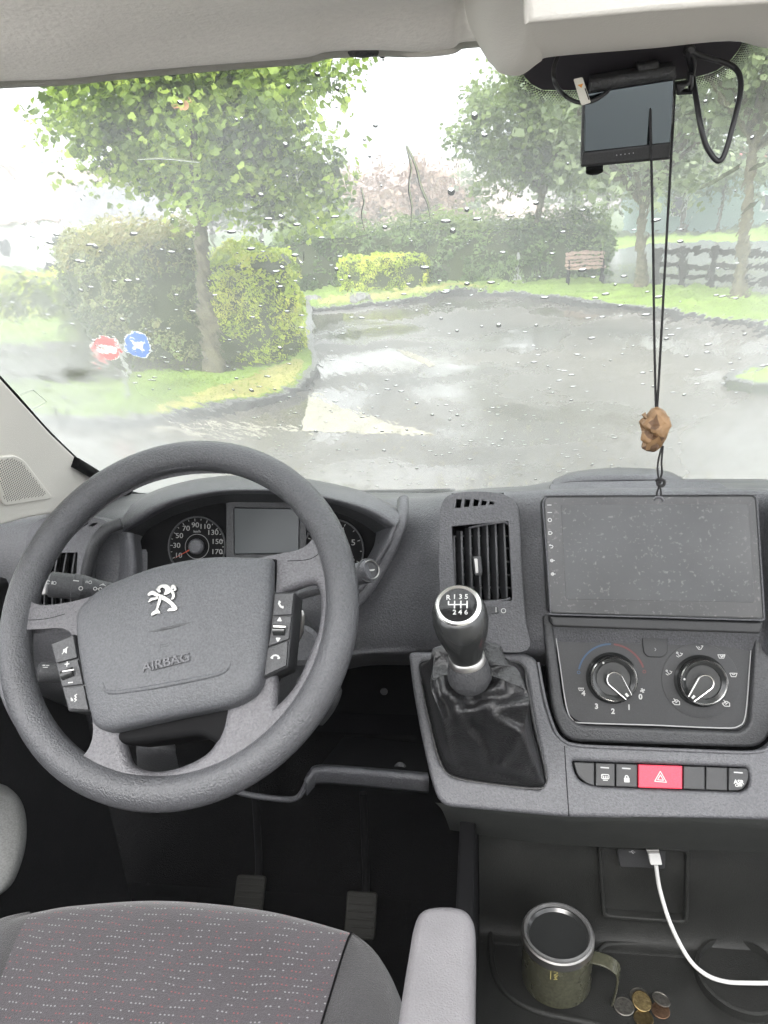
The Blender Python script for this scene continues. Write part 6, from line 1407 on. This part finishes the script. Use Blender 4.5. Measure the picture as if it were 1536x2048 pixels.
# ---- path and rail fence
flat('path', [G(1200, 566, .1), G(1306, 568, .1), G(1560, 582, .1), G(2000, 610, .1), G(2100, 490, .1), G(1500, 482, .1), G(1300, 484, .1), G(1222, 500, .1)], .106, mat('pale_wet_path', (.20, .20, .195), .12, .2, 20, .1, 1))
fa_, fb_ = G(1312, 568, .1), G(1900, 612, .1); fn = thing('rail_fence', V((fa_.x, fa_.y, .1)), 'dark wooden post-and-rail fence at the right edge of the park', 'fence')
K['darkwood'] = mat('dark_wet_timber', (.045, .04, .036), .5, .5, 30, .3, 4); dF = (fb_-fa_)
for i in range(9): p = fa_+dF*(i/8); box('post', (p.x, p.y, .50), (.15, .13, .86), K['darkwood'], fn, .008)
rot = Matrix.Rotation(math.atan2(dF.y, dF.x), 3, 'Z')
for i in range(8):
    p = fa_+dF*((i+.5)/8)
    for z in (.30, .56, .82): box('rail', (p.x, p.y+.08, z), (dF.length/8+.05, .04, .12), K['darkwood'], fn, .005, rot @ Matrix.Rotation(.01*((i*7) % 3-1), 3, 'Y'))
# ---- houses and vehicles far left, buildings and hills behind
K['render'] = mat('white_render', (.72, .70, .66), .8, .2, 8, .06, .5); K['slate'] = mat('slate_roof', (.17, .165, .18), .5, .5, 6, .15, 1); K['roofp'] = mat('pinkish_tile_roof', (.32, .24, .22), .7, .5, 6, .15, 1); K['pane'] = mat('dark_window', (.03, .035, .04), .08)
def house(name, c, sx, sy, hw, hr, lab, wall, roof, rz=0, gable_front=False, wins=3):
    t = thing(name, V((c[0], c[1], 0)), lab, 'house'); m3 = Matrix.Rotation(rz, 3, 'Z'); o_ = V((c[0], c[1], 0))
    tr = lambda x, y, z: o_+m3 @ V((x, y, z))
    X, Y_ = sx/2, sy/2
    if gable_front: vs_ = [tr(-X, -Y_, 0), tr(X, -Y_, 0), tr(X, -Y_, hw), tr(0, -Y_, hw+hr), tr(-X, -Y_, hw), tr(-X, Y_, 0), tr(X, Y_, 0), tr(X, Y_, hw), tr(0, Y_, hw+hr), tr(-X, Y_, hw)]
    else: vs_ = [tr(-X, -Y_, 0), tr(-X, Y_, 0), tr(-X, Y_, hw), tr(-X, 0, hw+hr), tr(-X, -Y_, hw), tr(X, -Y_, 0), tr(X, Y_, 0), tr(X, Y_, hw), tr(X, 0, hw+hr), tr(X, -Y_, hw)]
    mesh('wall', vs_, [(0, 1, 2, 3, 4), (9, 8, 7, 6, 5), (0, 1, 6, 5), (1, 2, 7, 6), (4, 0, 5, 9)], wall, t)
    e = .25
    if gable_front: rv = [tr(-X-e, -Y_-e, hw-.1), tr(0, -Y_-e, hw+hr+.06), tr(0, Y_+e, hw+hr+.06), tr(-X-e, Y_+e, hw-.1), tr(X+e, -Y_-e, hw-.1), tr(X+e, Y_+e, hw-.1)]
    else: rv = [tr(-X-e, -Y_-e, hw-.1), tr(-X-e, 0, hw+hr+.06), tr(X+e, 0, hw+hr+.06), tr(X+e, -Y_-e, hw-.1), tr(-X-e, Y_+e, hw-.1), tr(X+e, Y_+e, hw-.1)]
    rf = mesh('roof', rv, [(0, 1, 2, 3), (1, 4, 5, 2)], roof, t)
    s = rf.modifiers.new('s', 'SOLIDIFY'); s.thickness = .12
    box('chimney', tr(X*.5 if not gable_front else 0, 0, hw+hr+.25), (.6, .6, 1.0), wall, rf)
    for k in range(wins):
        x = -X+sx*(k+.5)/wins
        for z in ((1.3,) if hw < 4 else (1.3, 4.0)):
            wd = box('window', tr(x, -Y_-.02, z), (1.1, .10, 1.2), K['signwhite'], t, rot=m3); box('pane', tr(x, -Y_-.06, z), (.94, .06, 1.04), K['pane'], wd, rot=m3)
    return t
def at2(u, Y): return (P(u, 450, Y).x, Y)
house('gable_house', at2(58, 62), 7, 9, 3.2, 4.0, 'white gabled house in the mist, far left', K['render'], K['roofp'], R(14), True, 2)
house('long_house', at2(185, 58), 13, 8, 3.0, 3.4, 'long low house with pinkish roof between the gable house and the slate-roofed one', K['render'], K['roofp'], R(-4), False, 4)
house('slate_house', at2(268, 50), 6.2, 7, 2.2, 2.6, 'small white house with a grey slate roof beside the tree trunk', K['render'], K['slate'], R(0), False, 2)
house('barn', at2(790, 95), 16, 10, 3.6, 3.4, 'pinkish-roofed barn on the slope between the two trees', mat('barn_wall', (.3, .22, .2), .8), K['roofp'], R(3), False, 3)
house('teal_hall', at2(1500, 58), 16, 8, 3.5, 1.2, 'pale teal hall with a red fascia at the far right', mat('teal_wall', (.30, .42, .38), .7), mat('red_fascia', (.5, .10, .08), .6), R(-3), False, 3)
def motor(name, c, L_, w_, h_, lab, col, rz=0):
    t = thing(name, V((c[0], c[1], 0)), lab, 'van'); m3 = Matrix.Rotation(rz, 3, 'Z'); o_ = V((c[0], c[1], 0)); tr = lambda x, y, z: o_+m3 @ V((x, y, z))
    pr = [(-L_/2, .35), (-L_/2, h_), (L_*.28, h_), (L_*.42, h_*.55), (L_/2, h_*.45), (L_/2, .35)]; n = len(pr)
    vs_ = [tr(x, -w_/2, z) for x, z in pr]+[tr(x, w_/2, z) for x, z in pr]
    mesh('body', vs_, [tuple(range(n)), tuple(range(2*n-1, n-1, -1))]+[(i, (i+1) % n, n+(i+1) % n, n+i) for i in range(n)], mat('van_paint', col, .3), t, bevel=.08)
    box('side_window', tr(-L_*.1, -w_/2-.01, h_*.68), (L_*.25, .04, .45), K['pane'], t, rot=m3); box('cab_window', tr(L_*.25, -w_/2-.01, h_*.68), (L_*.12, .04, .42), K['pane'], t, rot=m3)
    for x in (-L_*.3, L_*.3):
        for y in (-w_/2, w_/2): lathe('wheel', tr(x, y-.08, .33), m3 @ V((0, 1, 0)), [(0, 0), (.2, 0), (.33, .02), (.33, .16), (0, .16)], K['black'], t, 16)
motor('parked_van', at2(165, 40), 5.6, 2.1, 2.5, 'white van parked below the long house, far left', (.75, .75, .75), R(8))
motor('parked_car', at2(1035, 42), 4.2, 1.8, 1.45, 'pale car parked behind the dark hedge, left of the bench', (.6, .6, .6), R(4))
motor('parked_car', at2(945, 44), 4.2, 1.8, 1.45, 'silver car parked behind the dark hedge, nearer the rust-coloured trees', (.45, .45, .46), R(176))
# hills
def hill(name, pts, Y, dpt, m):
    rows_ = [[V((x, Y, -1)) for x, z in pts], [V((x, Y+dpt*.3, z*.6)) for x, z in pts], [V((x, Y+dpt*.7, z)) for x, z in pts], [V((x, Y+dpt, z*.4)) for x, z in pts]]
    o = grid(name, rows_, m, None, n=8, k=4); o['kind'] = 'structure'
hill('far_hill', [(-200, 8), (-120, 18), (-70, 20), (-30, 17), (0, 16), (30, 14), (60, 12), (110, 14), (200, 9)], 170, 130, mat('heather_hillside', (.20, .15, .14), .9, 0, 1, .4, .03))
def Xat(u, Y): return P(u, 440, Y).x
hill('heath_slope', [(Xat(560, 80), 0), (Xat(660, 80), 4.5), (Xat(740, 80), 7.2), (Xat(830, 80), 6.6), (Xat(930, 80), 6.0), (Xat(1060, 80), 3.5), (Xat(1250, 80), 0)], 80, 40, mat('pinkish_heath', (.34, .25, .22), .9, 0, 1, .3, .25))
rr2 = random.Random(21)
spots = [(700, 60, 5.5, 'rust'), (760, 66, 6.5, 'rust'), (835, 58, 5.5, 'rust'), (885, 62, 5.0, 'rust'), (925, 70, 5.5, 'pale'), (640, 52, 4.5, 'pale'), (20, 70, 6.5, 'pale'), (105, 75, 8.5, 'pale'), (215, 72, 7.5, 'pale'), (320, 55, 6, 'pale'), (420, 60, 7, 'pale'), (520, 64, 7, 'pale'), (1150, 50, 6.5, 'pale'), (1210, 56, 8, 'pale'), (1290, 46, 7.5, 'pale'), (1370, 52, 8.5, 'pale'), (1440, 50, 7.5, 'pale'), (1560, 48, 8.5, 'pale')]
desc = ['rust-brown tree on the slope, farthest left of the russet group', 'tallest rust-brown tree below the barn', 'rust-brown tree right of the water trail on the glass', 'rust-brown tree beside the round-headed young tree', 'pale green tree right of the russet trees', 'pale tree at the right rim of the near crown', 'misty tree behind the white gable house', 'tall misty tree between gable house and long house', 'misty tree above the long house', 'pale tree behind the slate-roofed house', 'pale tree hidden behind the leaning trunk', 'pale tree behind the yellow hedge', 'pale tree left of the path', 'tall pale tree at the head of the path', 'pale tree straight behind the hanging cord', 'tall pale tree behind the cable loop', 'pale tree left of the thick trunk', 'tall pale tree right of the thick trunk']
for i, (u, Y, h_, k_) in enumerate(spots):
    x = P(u, 440, Y).x; w_ = h_*rr2.uniform(.34, .48)
    tree('far_tree', V((x, Y, 0)), h_*.25, .2, [(0, 0, h_*.55, w_, w_, h_*.32), (w_*.4, 0, h_*.42, w_*.7, w_, h_*.25), (-w_*.4, 0, h_*.45, w_*.7, w_, h_*.25), (0, 0, h_*.8, w_*.5, w_*.5, h_*.18)], 1500, .38, K['rust' if k_ == 'rust' else 'pale'], desc[i], group='trees behind the park', seed=30+i, shape='oval', clusters=45, spread=.55)
cy.use_denoising = True

# leaf litter on the wet tarmac
rr3 = random.Random(77); pts = []
for _ in range(1500):
    u, v = rr3.uniform(150, 1536), 620+360*rr3.random()**.7
    g_ = G(u, v, .006)
    if inside((g_.x, g_.y), Ap) or inside((g_.x, g_.y), Bp): continue
    pts.append((g_+V((0, 0, rr3.uniform(0, .006))), V((0, 0, 6))))
o = leaves('leaf_litter', pts, .035, leaf_mat('littered_leaf', [(.05, .045, .025), (.13, .11, .05), (.2, .17, .08)], .1), None, 'oval', 4); tag(o, 'small brown and olive leaves scattered over the wet tarmac', 'leaves', kind='stuff')
# ------------------------------------------------------------------ rain mist
hm = bpy.data.materials.new('rain_mist'); hm.use_nodes = True; t = hm.node_tree; t.nodes.clear()
pv = t.nodes.new('ShaderNodeVolumePrincipled'); pv.inputs['Color'].default_value = (.93, .95, .97, 1); pv.inputs['Density'].default_value = .0045
ov = t.nodes.new('ShaderNodeOutputMaterial'); t.links.new(pv.outputs[0], ov.inputs['Volume'])
hb = box('haze', (0, 300-30.5, 15), (830, 660, 36), hm); hb['kind'] = 'stuff'
